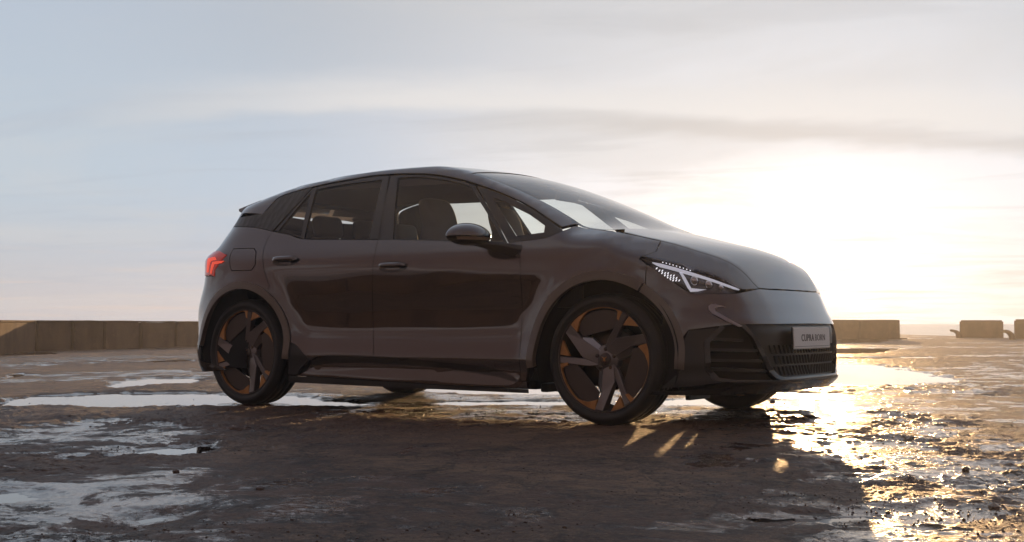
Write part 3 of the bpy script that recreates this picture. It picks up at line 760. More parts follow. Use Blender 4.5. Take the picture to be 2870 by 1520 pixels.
# mirrors
for sy in (-1, 1):
    rt = link('wing_mirror', None, None, car)
    def sh_(p): return (p[0], p[1]*(-sy), p[2]) if sy > 0 else p
    # head: flattened dome, opening towards the rear
    bm = bmesh.new(); bmesh.ops.create_uvsphere(bm, u_segments=40, v_segments=24, radius=1)
    for v in bm.verts:
        x, y, z = v.co
        zz = z if z > 0 else z*.72
        X = .125*x if x > 0 else .06*x
        Y = y*.150*(1-.10*(z > 0)*abs(z))
        v.co = (X, Y, zz*.074)
    me_c = (.585, -1.02, 1.022)
    M = Matrix.Translation((me_c[0], me_c[1]*(-sy)*(-1) if False else me_c[1]*(1 if sy < 0 else -1), me_c[2])) @ Matrix.Rotation(R_(-10 if sy < 0 else 10), 4, 'Z')
    bmesh.ops.transform(bm, matrix=M, verts=bm.verts)
    top = [f for f in bm.faces if f.calc_center_median().z > me_c[2]-.004]
    bm2 = bm.copy(); bmesh.ops.delete(bm2, geom=[f for f in bm2.faces if f.calc_center_median().z <= me_c[2]-.004], context='FACES')
    bmesh.ops.delete(bm, geom=top, context='FACES')
    bm_obj('mirror_cap', bm2, gloss_black if False else paint, rt, True)
    bmesh.ops.scale(bm, vec=(.985, .985, 1), space=Matrix.Translation((-me_c[0], -me_c[1]*(1 if sy < 0 else -1), 0)), verts=bm.verts)
    bm_obj('mirror_base', bm, gloss_black, rt, True)
    s_ = 1 if sy < 0 else -1
    V, Fc = [], []
    for i in range(19):                                   # indicator strip wrapped on the front face
        a = R_(-62+112*i/18)
        for dz_ in (0, .015):
            zz = .996+dz_; rr = math.sqrt(max(0, 1-((zz-me_c[2])/(.074*.72))**2))
            p = Matrix.Rotation(R_(-10*s_), 4, 'Z') @ Vector(((.125*rr+.0035)*math.cos(a), (.150*rr*.985+.003)*math.sin(a)*s_, 0))
            V.append((me_c[0]+p.x, me_c[1]*s_+p.y, zz))
    for i in range(18): Fc.append((2*i, 2*i+1, 2*i+3, 2*i+2) if s_ > 0 else (2*i+2, 2*i+3, 2*i+1, 2*i))
    link('indicator', mesh_from('indicator', V, Fc), indicator, rt)
    # arm down to the door shoulder
    A = [(.62, -.985, .985), (.69, -.945, .972), (.76, -.905, .955), (.82, -.865, .935)]
    V, Fc = [], []
    for i, (x, y, z) in enumerate(A):
        w, h = (.045+.008*i, .014+.008*i)
        for k in range(14):
            t = 2*math.pi*k/14; V.append((x+w*math.cos(t), (y+.012*math.cos(t))*s_, z+h*math.sin(t)))
    for i in range(3):
        for k in range(14):
            q = (i*14+k, i*14+(k+1) % 14, (i+1)*14+(k+1) % 14, (i+1)*14+k); Fc.append(q)
    link('mirror_arm', mesh_from('mirror_arm', V, Fc), gloss_black, rt)

# number plate with its lettering
pl = link('number_plate', None, None, car)
pc = Vector((2.207, -.045, .456)); prot = Matrix.Rotation(R_(90), 4, 'Z') @ Matrix.Rotation(R_(88), 4, 'X')
pm = Matrix.Translation(pc) @ prot
bm = box_bm(0, 0, 0, .535, .122, .006); bmesh.ops.transform(bm, matrix=pm, verts=bm.verts); bm_obj('plate_holder', bm, gloss_black, pl, bevel=.002)
bm = box_bm(0, 0, .005, .52, .110, .006); bmesh.ops.transform(bm, matrix=pm, verts=bm.verts); bm_obj('plate', bm, platem, pl, bevel=.0015)
bm = box_bm(0, -.0455, .0092, .505, .0022, .001); bmesh.ops.transform(bm, matrix=pm, verts=bm.verts); bm_obj('plate_line', bm, textm, pl)
def text(body, x, y, size, off, z=.0088, sx=1.0):
    cu = bpy.data.curves.new('plate_text', 'FONT'); cu.body = body; cu.size = size; cu.offset = off; cu.space_character = 1.12; cu.extrude = .0006; cu.resolution_u = 4
    o = bpy.data.objects.new('tmp', cu); COL.objects.link(o); bpy.context.view_layer.update()
    me = bpy.data.meshes.new_from_object(o.evaluated_get(bpy.context.evaluated_depsgraph_get())); bpy.data.objects.remove(o)
    me.transform(pm @ Matrix.Translation((x, y, z)) @ Matrix.Diagonal((sx, 1, 1, 1))); me.name = 'plate_text'
    for e_ in (me.materials,): e_.clear()
    return link('plate_text', me, textm, pl)
text('CUPRA', -.158, -.017, .052, .0006)
text('BORN', .036, -.017, .052, -.0007)

# inner shell, floor, wheel housings
def shell(sy):
    V, Fc = [], []
bod = cat([(-1.80, .45), (-1.86, .70), (-1.84, .98), (-1.2, .99), (.9, .94), (1.5, .86), (1.85, .72), (1.95, .5), (1.92, .26)], arc(*AF, .44, -10, 190, 30), [(.9, .2), (-.88, .2)], arc(*AR, .44, -10, 165, 30))
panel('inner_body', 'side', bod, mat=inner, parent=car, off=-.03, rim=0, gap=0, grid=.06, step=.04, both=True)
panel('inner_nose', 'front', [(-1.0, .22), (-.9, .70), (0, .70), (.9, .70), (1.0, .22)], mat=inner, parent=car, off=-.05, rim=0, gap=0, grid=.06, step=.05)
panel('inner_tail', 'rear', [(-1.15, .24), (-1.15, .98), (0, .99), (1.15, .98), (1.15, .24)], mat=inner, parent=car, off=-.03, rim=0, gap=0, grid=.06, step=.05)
panel('inner_bonnet', 'top', [(1.3, -.62), (2.0, -.40), (2.0, .40), (1.3, .62)], mat=inner, parent=car, off=-.06, rim=0, gap=0, grid=.08, step=.06)
bm = box_bm(0, 0, .19, 1.80, 1.58, .05); box_bm(1.30, 0, .225, .8, 1.06, .09, bm); box_bm(-1.35, 0, .26, 1.1, 1.0, .12, bm); box_bm(1.84, 0, .21, .36, 1.05, .03, bm)
bm_obj('floor_pan', bm, inner, car, bevel=.01)
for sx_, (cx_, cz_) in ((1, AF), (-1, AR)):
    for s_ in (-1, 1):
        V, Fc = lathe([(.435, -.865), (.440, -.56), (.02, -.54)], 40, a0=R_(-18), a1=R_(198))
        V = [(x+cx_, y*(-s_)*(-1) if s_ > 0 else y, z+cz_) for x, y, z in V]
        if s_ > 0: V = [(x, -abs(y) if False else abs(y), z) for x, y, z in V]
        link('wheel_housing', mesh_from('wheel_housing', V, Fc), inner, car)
# underbody guards seen below the front bumper
bm = box_bm(.93, -.66, .175, .05, .20, .05); bm_obj('mud_guard', bm, trim_black, car, bevel=.01)
bm = box_bm(1.80, -.60, .165, .03, .24, .06); bm_obj('air_guide', bm, trim_black, car, bevel=.006)
bm = box_bm(1.80, .60, .165, .03, .24, .06); bm_obj('air_guide', bm, trim_black, car, bevel=.006)

# cabin
def rbox(name, L, mat, parent, bev=.03):
    bm = bmesh.new()
    for (c, s, r) in L: box_bm(*c, *s, bm, Matrix.Rotation(R_(r), 3, 'Y'))
    o = bm_obj(name, bm, mat, parent, smooth=True); md = o.modifiers.new('bevel', 'BEVEL'); md.width = bev; md.segments = 4; md.limit_method = 'ANGLE'
    return o
def seat(x, y):
    s = link('seat', None, None, car)
    rbox('seat_cushion', [((x+.02, y, .55), (.52, .50, .16), -5)], cloth, s, .05)
    prof = [(.24, .60, .11), (.26, .75, .11), (.24, .95, .10), (.20, 1.08, .085), (.125, 1.15, .07), (.14, 1.20, .075), (.145, 1.29, .06), (.11, 1.34, .04)]
    V, Fc = [], []
    for hw_, z, tk in prof:                                # one-piece sports backrest with its head restraint
        xc = x-.22-(z-.60)*.33
        for k in range(20):
            t = 2*math.pi*k/20; c, s2 = math.cos(t), math.sin(t)
            V.append((xc+tk*math.copysign(abs(c)**.6, c), y+hw_*math.copysign(abs(s2)**.6, s2), z))
    n = len(prof)
    for i in range(n-1):
        for k in range(20): Fc.append((i*20+k, i*20+(k+1) % 20, (i+1)*20+(k+1) % 20, (i+1)*20+k))
    Fc.append(tuple((n-1)*20+k for k in range(20))); Fc.append(tuple(reversed(range(20))))
    me = mesh_from('backrest', V, Fc); o = link('backrest', me, cloth, s)
    md = o.modifiers.new('sub', 'SUBSURF'); md.levels = 1; md.render_levels = 2
seat(.28, -.37); seat(.28, .37)
rb_ = link('rear_bench', None, None, car)
rbox('seat_cushion', [((-.62, 0, .56), (.5, 1.24, .16), -4)], cloth, rb_, .05)
rbox('backrest', [((-.98, 0, .86), (.13, 1.24, .52), -20)], cloth, rb_, .05)
for y in (-.40, 0, .40):
    rbox('head_restraint', [((-1.09, y, 1.19), (.09, .25, .15), -12)], cloth, rb_, .04)
# dashboard, console, steering wheel
rbox('dashboard', [((1.02, 0, .90), (.44, 1.40, .20), 6), ((.86, 0, .80), (.3, 1.40, .18), 0)], dashm, car, .06)
rbox('display_hood', [((.80, .37, 1.03), (.10, .24, .05), 20), ((.83, 0, 1.03), (.03, .30, .17), 18)], dashm, car, .01)
sw = [(.62+.075*math.sin(t)*.0+.09*math.cos(t)*(-.45)*1.0, .37+.185*math.sin(t), .93+.17*math.cos(t)) for t in np.linspace(0, 2*math.pi, 36, endpoint=False)]
V, Fc = tube_mesh(sw, .016, 8, True); swo = link('steering_wheel', mesh_from('steering_wheel', V, Fc), dashm, car)
rbox('steering_hub', [((.64, .37, .92), (.05, .16, .10), 25)], dashm, swo, .02)
rbox('interior_mirror', [((.60, 0, 1.33), (.03, .24, .06), 15)], dashm, car, .012)
rbox('parcel_shelf', [((-1.42, 0, .99), (.62, 1.24, .03), 0)], dashm, car, .01)
rbox('door_card', [((.1, -.78, .80), (2.2, .05, .36), 0)], dashm, car, .02)
rbox('door_card', [((.1, .78, .80), (2.2, .05, .36), 0)], dashm, car, .02)

# ------------------------------------------------------------------ wheels
def extrude_poly(P2, y0, y1, ylist=None, bev=0.0):
    """polygon in the wheel plane (x, z), front face at y0 (may vary per vertex), back at y1"""
    n = len(P2); ys = ylist if ylist is not None else [y0]*n
    c = np.mean(np.array(P2), 0)
    V = []
    for (x, z), y in zip(P2, ys): V.append((x, y+bev, z))
    if bev:
        q = inset(np.array(P2), bev) if area(np.array(P2)) > 0 else inset(np.array(P2)[::-1], bev)[::-1]
        for (x, z), y in zip(q, ys): V.append((x, y, z))
    for (x, z), y in zip(P2, ys): V.append((x, y1, z))
    Fc = []; L = (3 if bev else 2)
    for l in range(L-1):
        for i in range(n):
            j = (i+1) % n
            a, b = (l, l+1)
            if bev and l == 0: Fc.append((i, j, n+j, n+i))
            elif bev and l == 1: Fc.append((i, 2*n+i, 2*n+j, j))
            else: Fc.append((i, n+i, n+j, j))
    f0 = list(range(n, 2*n)) if bev else list(range(n))
    Fc.append(tuple(f0)); Fc.append(tuple(reversed([(L-1)*n+i for i in range(n)])))
    bm = bmesh.new(); vv = [bm.verts.new(v) for v in V]
    for f in Fc:
        try: bm.faces.new([vv[i] for i in f])
        except ValueError: pass
    bmesh.ops.recalc_face_normals(bm, faces=bm.faces)
    bmesh.ops.triangulate(bm, faces=[f for f in bm.faces if len(f.verts) > 4])
    me = bpy.data.meshes.new('m'); bm.to_mesh(me); bm.free(); return me
def pol(r, a): return (r*math.cos(R_(a)), r*math.sin(R_(a)))
RR = .262
def make_wheel():
    w = link('wheel', None, None, car)
    # local frame: axle along Y, outer face at negative Y (y = -.0 is the tyre's outer wall)
    tp = [(.280, .205), (.290, .212), (.318, .215), (.338, .207), (.347, .190), (.3503, .160), (.344, .158), (.344, .148), (.3512, .146), (.3514, .115), (.344, .113), (.344, .103), (.3514, .101), (.3512, .070), (.344, .068), (.344, .058), (.3503, .056), (.347, .028), (.338, .010), (.330, .005), (.329, .001), (.316, -.003), (.302, -.004), (.301, -.002), (.2945, .001), (.286, .006), (.282, .014), (.280, .03)]
    V, Fc = lathe(tp, 96); tm = mesh_from('tyre', V, Fc); link('tyre', tm, rubber, w)
    # rim barrel and lip
    V, Fc = lathe([(.270, .020), (.2715, .010), (.2695, .004), (.265, .006), (.2635, .016), (.258, .040), (.250, .10), (.246, .20)], 96)
    link('rim', mesh_from('rim', V, Fc), rim_panel, w)
    V, Fc = lathe([(.0, .035), (.066, .035), (.074, .045), (.080, .085)], 48); link('hub', mesh_from('hub', V, Fc), rim_grey, w)
    V, Fc = lathe([(.0, .021), (.026, .022), (.031, .025), (.032, .036)], 36); link('hub_cap', mesh_from('hub_cap', V, Fc), rim_panel, w)
    # small star-like copper emblem on the cap
    star = [(-.016, .013), (-.004, .009), (0, .003), (.004, .009), (.016, .013), (.006, .004), (.004, -.002), (.009, -.012), (.002, -.005), (0, -.016), (-.002, -.005), (-.009, -.012), (-.004, -.002), (-.006, .004)]
    link('emblem', extrude_poly(star, .019, .023), copper, w)
    for k in range(5):
        a = 90+72*k; V, Fc = lathe([(.0, .030), (.009, .030), (.0105, .033), (.0105, .05)], 16)
        V = [(x+.052*math.cos(R_(a)), y, z+.052*math.sin(R_(a))) for x, y, z in V]; link('wheel_bolt', mesh_from('wheel_bolt', V, Fc), brake, w)
    # six blades in three pairs
    for t in (0, 120, 240):
        def rot(P_): return [(x*math.cos(R_(t))-z*math.sin(R_(t)), x*math.sin(R_(t))+z*math.cos(R_(t))) for x, z in P_]
        # wide blade (towards 264 deg), and its bright cut side by the hub
        A = [pol(.052, 330), (pol(.130, 297)), pol(.262, 269.5), pol(.262, 258.5), pol(.17, 263), pol(.055, 250)]
        link('spoke', extrude_poly(rot(A), 0, .06, [.032, .020, .008, .010, .024, .034], .003), rim_grey, w)
        A2 = [pol(.050, 246), pol(.165, 262.5), pol(.175, 259.5), pol(.135, 248), pol(.060, 228)]
        link('spoke_facet', extrude_poly(rot(A2), 0, .07, [.034, .028, .034, .046, .044], .0), rim_cut_and_highlight, w)
        # slim blade (towards 301 deg)
        B = [pol(.048, 340), pol(.10, 322), pol(.262, 305), pol(.262, 297.5), pol(.165, 299), pol(.075, 300)]
        link('spoke', extrude_poly(rot(B), 0, .06, [.034, .030, .010, .012, .026, .036], .003), rim_grey, w)
        # recessed aero panel filling the wide gap
        C = [pol(.250, a) for a in np.linspace(308, 372, 18)]+[pol(.252, 377)]+[pol(.17, 379), pol(.148, 362), pol(.140, 345), pol(.146, 325), pol(.175, 308)]
        link('aero_panel', extrude_poly(rot(C), .028, .034, None, .002), rim_panel, w)
        # copper inserts
        D1 = [pol(.2635, a) for a in np.linspace(306, 378.5, 26)]+[pol(.210, 379), pol(.238, 367), pol(.252, 358)]+[pol(.2592, a) for a in np.linspace(352, 314, 14)]+[pol(.254, 311), pol(.218, 309), pol(.215, 305.5)]
        link('copper_insert', extrude_poly(rot(D1), .013, .030, None, .001), copper, w)
        D2 = [pol(.2635, a) for a in np.linspace(279, 296, 8)]+[pol(.205, 296.5), pol(.232, 287)]
        link('copper_insert', extrude_poly(rot(D2), .014, .032, None, .001), copper, w)
    for c in w.children:
        if not c.name.startswith(('tyre',)): c.data.transform(Matrix.Diagonal((1.045, 1, 1.045, 1)))
    V, Fc = lathe([(.04, .075), (.165, .075), (.168, .079), (.168, .097), (.04, .10)], 60); link('brake_disc', mesh_from('brake_disc', V, Fc), brake, w)
    cal = [pol(.182, a) for a in np.linspace(15, 62, 8)]+[pol(.115, a) for a in np.linspace(60, 17, 6)]
    link('brake_caliper', extrude_poly(cal, .058, .125, None, .006), trim_black, w)
    V, Fc = lathe([(.05, .12), (.22, .14), (.243, .19)], 40); link('backing_plate', mesh_from('backing_plate', V, Fc, True), inner, w)
    # leave an opening low on the backing plate, where the far ground shows through
    bp = w.children[-1] if w.children else None
    return w
def copy_children(src, dst):
    for ch in [c for c in src.children if not c.get('del_')]:
        c = ch.copy(); COL.objects.link(c); c.parent = dst
        c.name = ch.name.split('.')[0]
w0 = make_wheel()
for c in list(w0.children):
    if c.name.startswith('backing_plate'): bpy.data.objects.remove(c)
ZW = .3445
def put(w, x, y, mirror, deg):
    w.location = (x, y, ZW)
    # spin about the axle, then turn round for the far side
    w.rotation_euler = (Matrix.Rotation(math.pi if mirror else 0, 3, 'Z') @ Matrix.Rotation(R_(-deg), 3, 'Y')).to_euler()
spots = [(1.383, -.882, False, 0), (-1.383, -.882, False, 20), (1.383, .882, True, 40), (-1.383, .882, True, 75)]
for i, (x, y, mi, dg) in enumerate(spots):
    if i == 0: w = w0
    else:
        w = link('wheel', None, None, car); copy_children(w0, w)
    put(w, x, y, mi, dg)

# ------------------------------------------------------------------ ground, puddles, quay
def hash2(ix, iy, seed):
    h = (ix.astype(np.int64)*374761393 + iy.astype(np.int64)*668265263 + seed*974711) & 0xffffffff
    h = ((h ^ (h >> 13))*1274126177) & 0xffffffff
    return ((h ^ (h >> 16)) & 0xffff)/65535.0
def vnoise(x, y, seed):
    ix = np.floor(x); iy = np.floor(y); fx = x-ix; fy = y-iy
    fx = fx*fx*fx*(fx*(fx*6-15)+10); fy = fy*fy*fy*(fy*(fy*6-15)+10)
    a = hash2(ix, iy, seed); b = hash2(ix+1, iy, seed); c = hash2(ix, iy+1, seed); d = hash2(ix+1, iy+1, seed)
    return (a+(b-a)*fx) + ((c+(d-c)*fx)-(a+(b-a)*fx))*fy
def fbm(x, y, seed, octs=4, gain=.5):
    s = 0; a = 1; n = 0
    for i in range(octs):
        s = s + a*vnoise(x*2**i + 17.3*i, y*2**i - 9.1*i, seed+i); n += a; a *= gain
    return s/n
def sdist(x, y, P_):
    """signed distance to a polygon, positive inside"""
    best = np.full(x.shape, 1e9); ins = np.zeros(x.shape, bool); n = len(P_)
    for i in range(n):
        x1, y1 = P_[i]; x2, y2 = P_[(i+1) % n]; ex, ey = x2-x1, y2-y1
        t = np.clip(((x-x1)*ex+(y-y1)*ey)/(ex*ex+ey*ey+1e-12), 0, 1)
        best = np.minimum(best, np.hypot(x-x1-t*ex, y-y1-t*ey))
        if y1 != y2: ins ^= ((y1 > y) != (y2 > y)) & (x < (x2-x1)*(y-y1)/(y2-y1)+x1)
    return np.where(ins, best, -best)
GP = lambda L: [on_ground(a, b) for a, b in L]
# pools of standing water: outline on the ground, ragged width
POOLS = [
    (GP([(-250, 1128), (0, 1124), (120, 1106), (330, 1098), (560, 1101), (800, 1108), (1060, 1128), (1030, 1135), (640, 1139), (200, 1141), (-250, 1143)]), .05),
    (GP([(270, 1082), (330, 1068), (420, 1057), (560, 1059), (540, 1068), (470, 1077), (330, 1087)]), .05),
    (GP([(-200, 994), (140, 988), (175, 991), (60, 997), (-200, 999)]), .1),
    (GP([(0, 1048), (60, 1046), (110, 1051), (20, 1058)]), .05),
    (GP([(330, 1012), (500, 1007), (570, 1013), (420, 1016)]), .1),
    (GP([(1170, 1126), (1300, 1122), (1500, 1120), (1660, 1128), (1620, 1134), (1250, 1134)]), .05),
    (GP([(1150, 1088), (1300, 1080), (1560, 1092), (1600, 1104), (1400, 1103), (1200, 1098)]), .05),
    (GP([(1830, 1120), (1960, 1112), (2050, 1122), (2020, 1134), (1830, 1136)]), .05),
    (GP([(2330, 953), (2500, 953), (2475, 960), (2350, 963)]), .3),
    (GP([(2250, 976), (2520, 974), (2500, 988), (2330, 992), (2250, 990)]), .2),
    (GP([(2250, 1000), (2600, 999), (2640, 1004), (2330, 1006)]), .12),
    (GP([(2200, 1042), (2330, 1018), (2480, 1022), (2620, 1052), (2700, 1068), (2560, 1077), (2380, 1079), (2240, 1072)]), .08),
    (GP([(2170, 1120), (2250, 1114), (2320, 1128), (2400, 1180), (2340, 1195), (2260, 1160)]), .05),
    (GP([(2375, 1283), (2400, 1274), (2440, 1278), (2448, 1287), (2405, 1291)]), .02),
    (GP([(-60, 1378), (60, 1368), (122, 1386), (60, 1408), (-60, 1412)]), .02),
    (GP([(330, 1460), (430, 1437), (520, 1432), (500, 1447), (400, 1475), (340, 1486)]), .02),
    (GP([(400, 1262), (470, 1250), (560, 1240), (640, 1228), (600, 1250), (500, 1268)]), .02),
    (GP([(2080, 1446), (2300, 1436), (2420, 1432), (2560, 1450), (2300, 1462), (2120, 1458)]), .02),
]
# wet sheen without standing water
WETS = [
    (GP([(-300, 1200), (150, 1185), (480, 1180), (600, 1200), (540, 1235), (470, 1280), (250, 1286), (60, 1262), (-300, 1280)]), .18),
    (GP([(-300, 1352), (60, 1362), (125, 1388), (50, 1415), (-300, 1425)]), .10),
    (GP([(150, 1505), (330, 1455), (520, 1425), (640, 1405), (540, 1445), (400, 1490), (260, 1540), (100, 1560)]), .06),
    (GP([(300, 1372), (420, 1362), (560, 1360), (420, 1380)]), .03),
    (GP([(1880, 1300), (2000, 1262), (2110, 1275), (2080, 1320), (1930, 1330)]), .08),
    (GP([(2080, 1430), (2400, 1405), (2900, 1400), (2950, 1480), (2500, 1490), (2100, 1475)]), .12),
    (GP([(2200, 1100), (2560, 1085), (2480, 1200), (2320, 1250), (2200, 1190)]), .3),
    (GP([(2300, 1210), (2700, 1260), (2870, 1330), (2600, 1370), (2350, 1300)]), .12),
    (GP([(2060, 1085), (2950, 1000), (3100, 1560), (2060, 1560)]), .5),
    (GP([(1500, 1060), (2100, 1075), (2100, 1180), (1300, 1190), (900, 1140)]), .15),
]
WATER_Z = -.010
def ground_h(x, y, fine=True):
    wx = x + .25*(vnoise(x*1.7, y*1.7, 90)-.5); wy = y + .25*(vnoise(x*1.7+40, y*1.7, 91)-.5)
    low = fbm(x*.32, y*.32, 1, 3)-.5
    mid = fbm(wx*1.1, wy*1.1, 7, 4, .55)
    K = 7.0; q = mid*K; fl = np.floor(q); frq = q-fl; ter = (fl+np.clip(frq*7, 0, 1))/K            # flaked layers
    flat = vnoise(x*.55, y*.55, 77)
    amt = np.clip((flat-.30)*3, .15, 1)
    h = .014*low + .034*amt*(ter-.5)
    if fine:
        m2 = fbm(wx*4.3, wy*4.3, 66, 3, .6)*9; f2 = np.floor(m2); m2 = f2+np.clip((m2-f2)*6, 0, 1)   # small flakes
        h = h + .0032*(m2-4.5)*amt + .0100*(fbm(wx*9, wy*9, 20, 4, .6)-.5)*(.35+amt) + .0090*(.3+amt)*(fbm(x*30, y*30, 31, 3, .7)-.5)
        cr = np.abs(fbm(wx*2.1, wy*2.1, 55, 4, .6)-.5)                                     # cracks
        h = h - .012*np.clip(1-cr/.010, 0, 1)*amt + .004
    fl_ = WATER_Z+.0016 + .0075*(fbm(x*8, y*8, 3, 5, .65)-.38)
    h = np.where(h < fl_, fl_, h)
    wet = np.clip(.36+1.1*(fbm(x*.5+3, y*.5, 61, 3)-.5), 0, 1)
    for P_, rg in POOLS:
        c = np.mean(P_, 0); rad = max(np.hypot(p[0]-c[0], p[1]-c[1]) for p in P_)+1.2
        m = np.hypot(x-c[0], y-c[1]) < rad
        if not m.any(): continue
        s = sdist(x[m], y[m], P_) + (.30+rg*3)*(fbm(x[m]*2.3, y[m]*2.3, 44, 6, .62)-.5)
        k = np.clip((s+.06)/.11, 0, 1)
        hb = WATER_Z - .0045 + .016*(fbm(x[m]*5, y[m]*5, 12, 5, .6)-.53)
        h[m] = h[m]*(1-k) + hb*k
        wet[m] = np.maximum(wet[m], np.clip(.70+s/.14, 0, .85))
    for P_, rg in WETS:
        c = np.mean(P_, 0); rad = max(np.hypot(p[0]-c[0], p[1]-c[1]) for p in P_)+1.2
        m = np.hypot(x-c[0], y-c[1]) < rad
        if not m.any(): continue
        s = sdist(x[m], y[m], P_) + (.35+rg*4)*(fbm(x[m]*3, y[m]*3, 48, 6, .65)-.5)
        k = np.clip((s+.06)/.12, 0, 1)
        wet[m] = np.maximum(wet[m], k*(.61 if rg < .45 else .54))
        lay = WATER_Z + .0010 + .016*(fbm(x[m]*6+9, y[m]*6, 19, 6, .68)-.45)
        k2 = k*k*(.55 if rg < .45 else .0)
        h[m] = h[m]*(1-k2) + np.minimum(h[m], lay)*k2
    dr = np.clip((-3.2-x)/1.5, 0, 1)*np.clip((-1.5-y)/1.5, 0, 1); wet = wet*(1-dr)  # unseen ground to the left kept dry and paler, to brighten the door reflections
    # firm footing under the tyres
    for tx in (1.383, -1.383):
        for ty in (-.775, .775):
            d = np.hypot((x-tx)/1.3, y-ty); k = np.clip(1-(d-.13)/.14, 0, 1); h = h*(1-k) + (-.0005 + .2*np.clip(h, -.004, .01))*k
    return h, wet
# far quay edge: line through E0 with outward normal EN
E0 = np.array([-6.9, 43.4]); EN = np.array([.83, .56]); EN = EN/np.linalg.norm(EN)
rows = [.35]
while rows[-1] < 78:
    r = rows[-1]; rows.append(r + max(.0045, min(.0062*r, r*r/630*.42)) if r < 12 else r + min(r*r/630*.42, .5))
rows = np.array(rows)
fine_a = np.linspace(YAW-R_(33), YAW+R_(33), 980)
coarse = np.linspace(YAW+R_(33), YAW+2*math.pi-R_(33), 110)[1:-1]
angs = np.concatenate([fine_a, coarse])
Rr, Aa = np.meshgrid(rows, angs, indexing='ij')
GX = CAM[0]+Rr*np.sin(Aa); GY = CAM[1]+Rr*np.cos(Aa)
H, WET = ground_h(GX.ravel(), GY.ravel()); H = H.reshape(GX.shape); WET = WET.reshape(GX.shape)
dE = (GX-E0[0])*EN[0]+(GY-E0[1])*EN[1]
dW = -19.2-GX
out = np.maximum(dE, dW)
H = np.where(out > 0, -3.5, H)
nr, na = GX.shape
V = np.stack([GX, GY, H], 2).reshape(-1, 3)
i, j = np.meshgrid(np.arange(nr-1), np.arange(na), indexing='ij')
a = i*na+j; b = i*na+(j+1) % na; c = (i+1)*na+(j+1) % na; d = (i+1)*na+j
Q = np.stack([a, d, c, b], 2).reshape(-1, 4)[:, ::-1]
keep = ((out < 1.5).reshape(-1))[Q].any(1); Q = Q[keep]
me = bpy.data.meshes.new('ground')
me.vertices.add(len(V)); me.vertices.foreach_set('co', V.ravel().astype('f'))
me.loops.add(Q.size); me.loops.foreach_set('vertex_index', Q.ravel().astype('i'))
me.polygons.add(len(Q)); me.polygons.foreach_set('loop_start', np.arange(0, Q.size, 4, dtype='i')); me.polygons.foreach_set('loop_total', np.full(len(Q), 4, 'i'))
me.polygons.foreach_set('use_smooth', np.ones(len(Q), bool)); me.update(calc_edges=True)
at = me.attributes.new('wet', 'FLOAT', 'POINT'); at.data.foreach_set('value', WET.ravel().astype('f'))
gm = bpy.data.materials.new('wet_quay_ground'); gm.use_nodes = True
nt = gm.node_tree; b_ = nt.nodes['Principled BSDF']; g = NG(nt); t = nt.nodes.new('ShaderNodeTexCoord'); P_ = t.outputs['Object']
an = nt.nodes.new('ShaderNodeAttribute'); an.attribute_name = 'wet'; wet = an.outputs['Fac']
n_big = g.noise(P_, .9, 6, .6, .4); n_mid = g.noise(P_, 5, 10, .68, .3); n_fin = g.noise(P_, 55, 6, .7); n_grit = g.noise(P_, 260, 3, .7)
n_fr = g.noise(g.vmath('ADD', P_, (7.7, 2.2, 0)), 2.4, 12, .72, .5)
dry = g.mix(g.ss(n_big, .3, .7), (.17, .088, .048), (.32, .19, .10))
dry = g.mix(g.math('MULTIPLY', g.ss(n_mid, .44, .58), .7), dry, (.070, .036, .025))
dry = g.mix(g.math('MULTIPLY', g.ss(n_fin, .53, .60), .75), dry, (.38, .25, .15))
dry = g.mix(g.math('MULTIPLY', g.ss(n_grit, .50, .56), .7), dry, (.030, .024, .018))
wetc = g.mix(g.ss(n_mid, .42, .58), (.024, .010, .007), (.12, .056, .030))
wetc = g.mix(g.math('MULTIPLY', g.ss(n_fin, .54, .62), .6), wetc, (.18, .10, .06))
# film of water: breaks up into ever smaller patches
wv_ = g.math('ADD', wet, g.math('MULTIPLY', g.math('SUBTRACT', n_fr, .5), 2.1))
film = g.ss(wv_, .52, .64)
damp = g.ss(wv_, .15, .60)
# cracks
cv_ = g.vmath('ADD', P_, g.vmath('MULTIPLY', g.xyz(n_fr, n_mid, 0.0), (.9, .9, 0.0)))
ck = g.math('MINIMUM', g.vor(cv_, 1.1, 'DISTANCE_TO_EDGE'), g.math('MULTIPLY', g.vor(g.vmath('ADD', cv_, (3., 1., 0.)), 3.7, 'DISTANCE_TO_EDGE'), .6))
crk = g.math('MULTIPLY', g.ss(ck, .012, .003), g.ss(n_big, .42, .52))
col = g.mix(damp, dry, wetc); col = g.mix(g.math('MULTIPLY', crk, .8), col, (.015, .010, .008))
nt.links.new(col, b_.inputs['Base Color'])
film = g.math('MULTIPLY', film, g.math('SUBTRACT', 1.0, crk))
rgh = g.math('ADD', g.mix(film, (.52, .52, .52), (.12, .12, .12)), g.math('MULTIPLY', g.math('SUBTRACT', n_fin, .5), .22))
nt.links.new(rgh, b_.inputs['Roughness'])
nt.links.new(g.math('ADD', .36, g.math('MULTIPLY', film, .40)), b_.inputs['Specular IOR Level'])
bs = g.math('SUBTRACT', 1.0, g.math('MULTIPLY', film, .90))
def bmp(h, dist, normal=None):
    o = g.bump(h, 1.0, dist, normal); nt.links.new(bs, o.node.inputs['Strength']); return o
bb = bmp(n_mid, .045); bb = bmp(g.noise(P_, 26, 6, .72), .020, bb); bb = bmp(n_fin, .008, bb)
bb = g.bump(crk, .8, -.010, bb)
nt.links.new(bb, b_.inputs['Normal'])
tag(link('ground', me, gm), kind='structure')
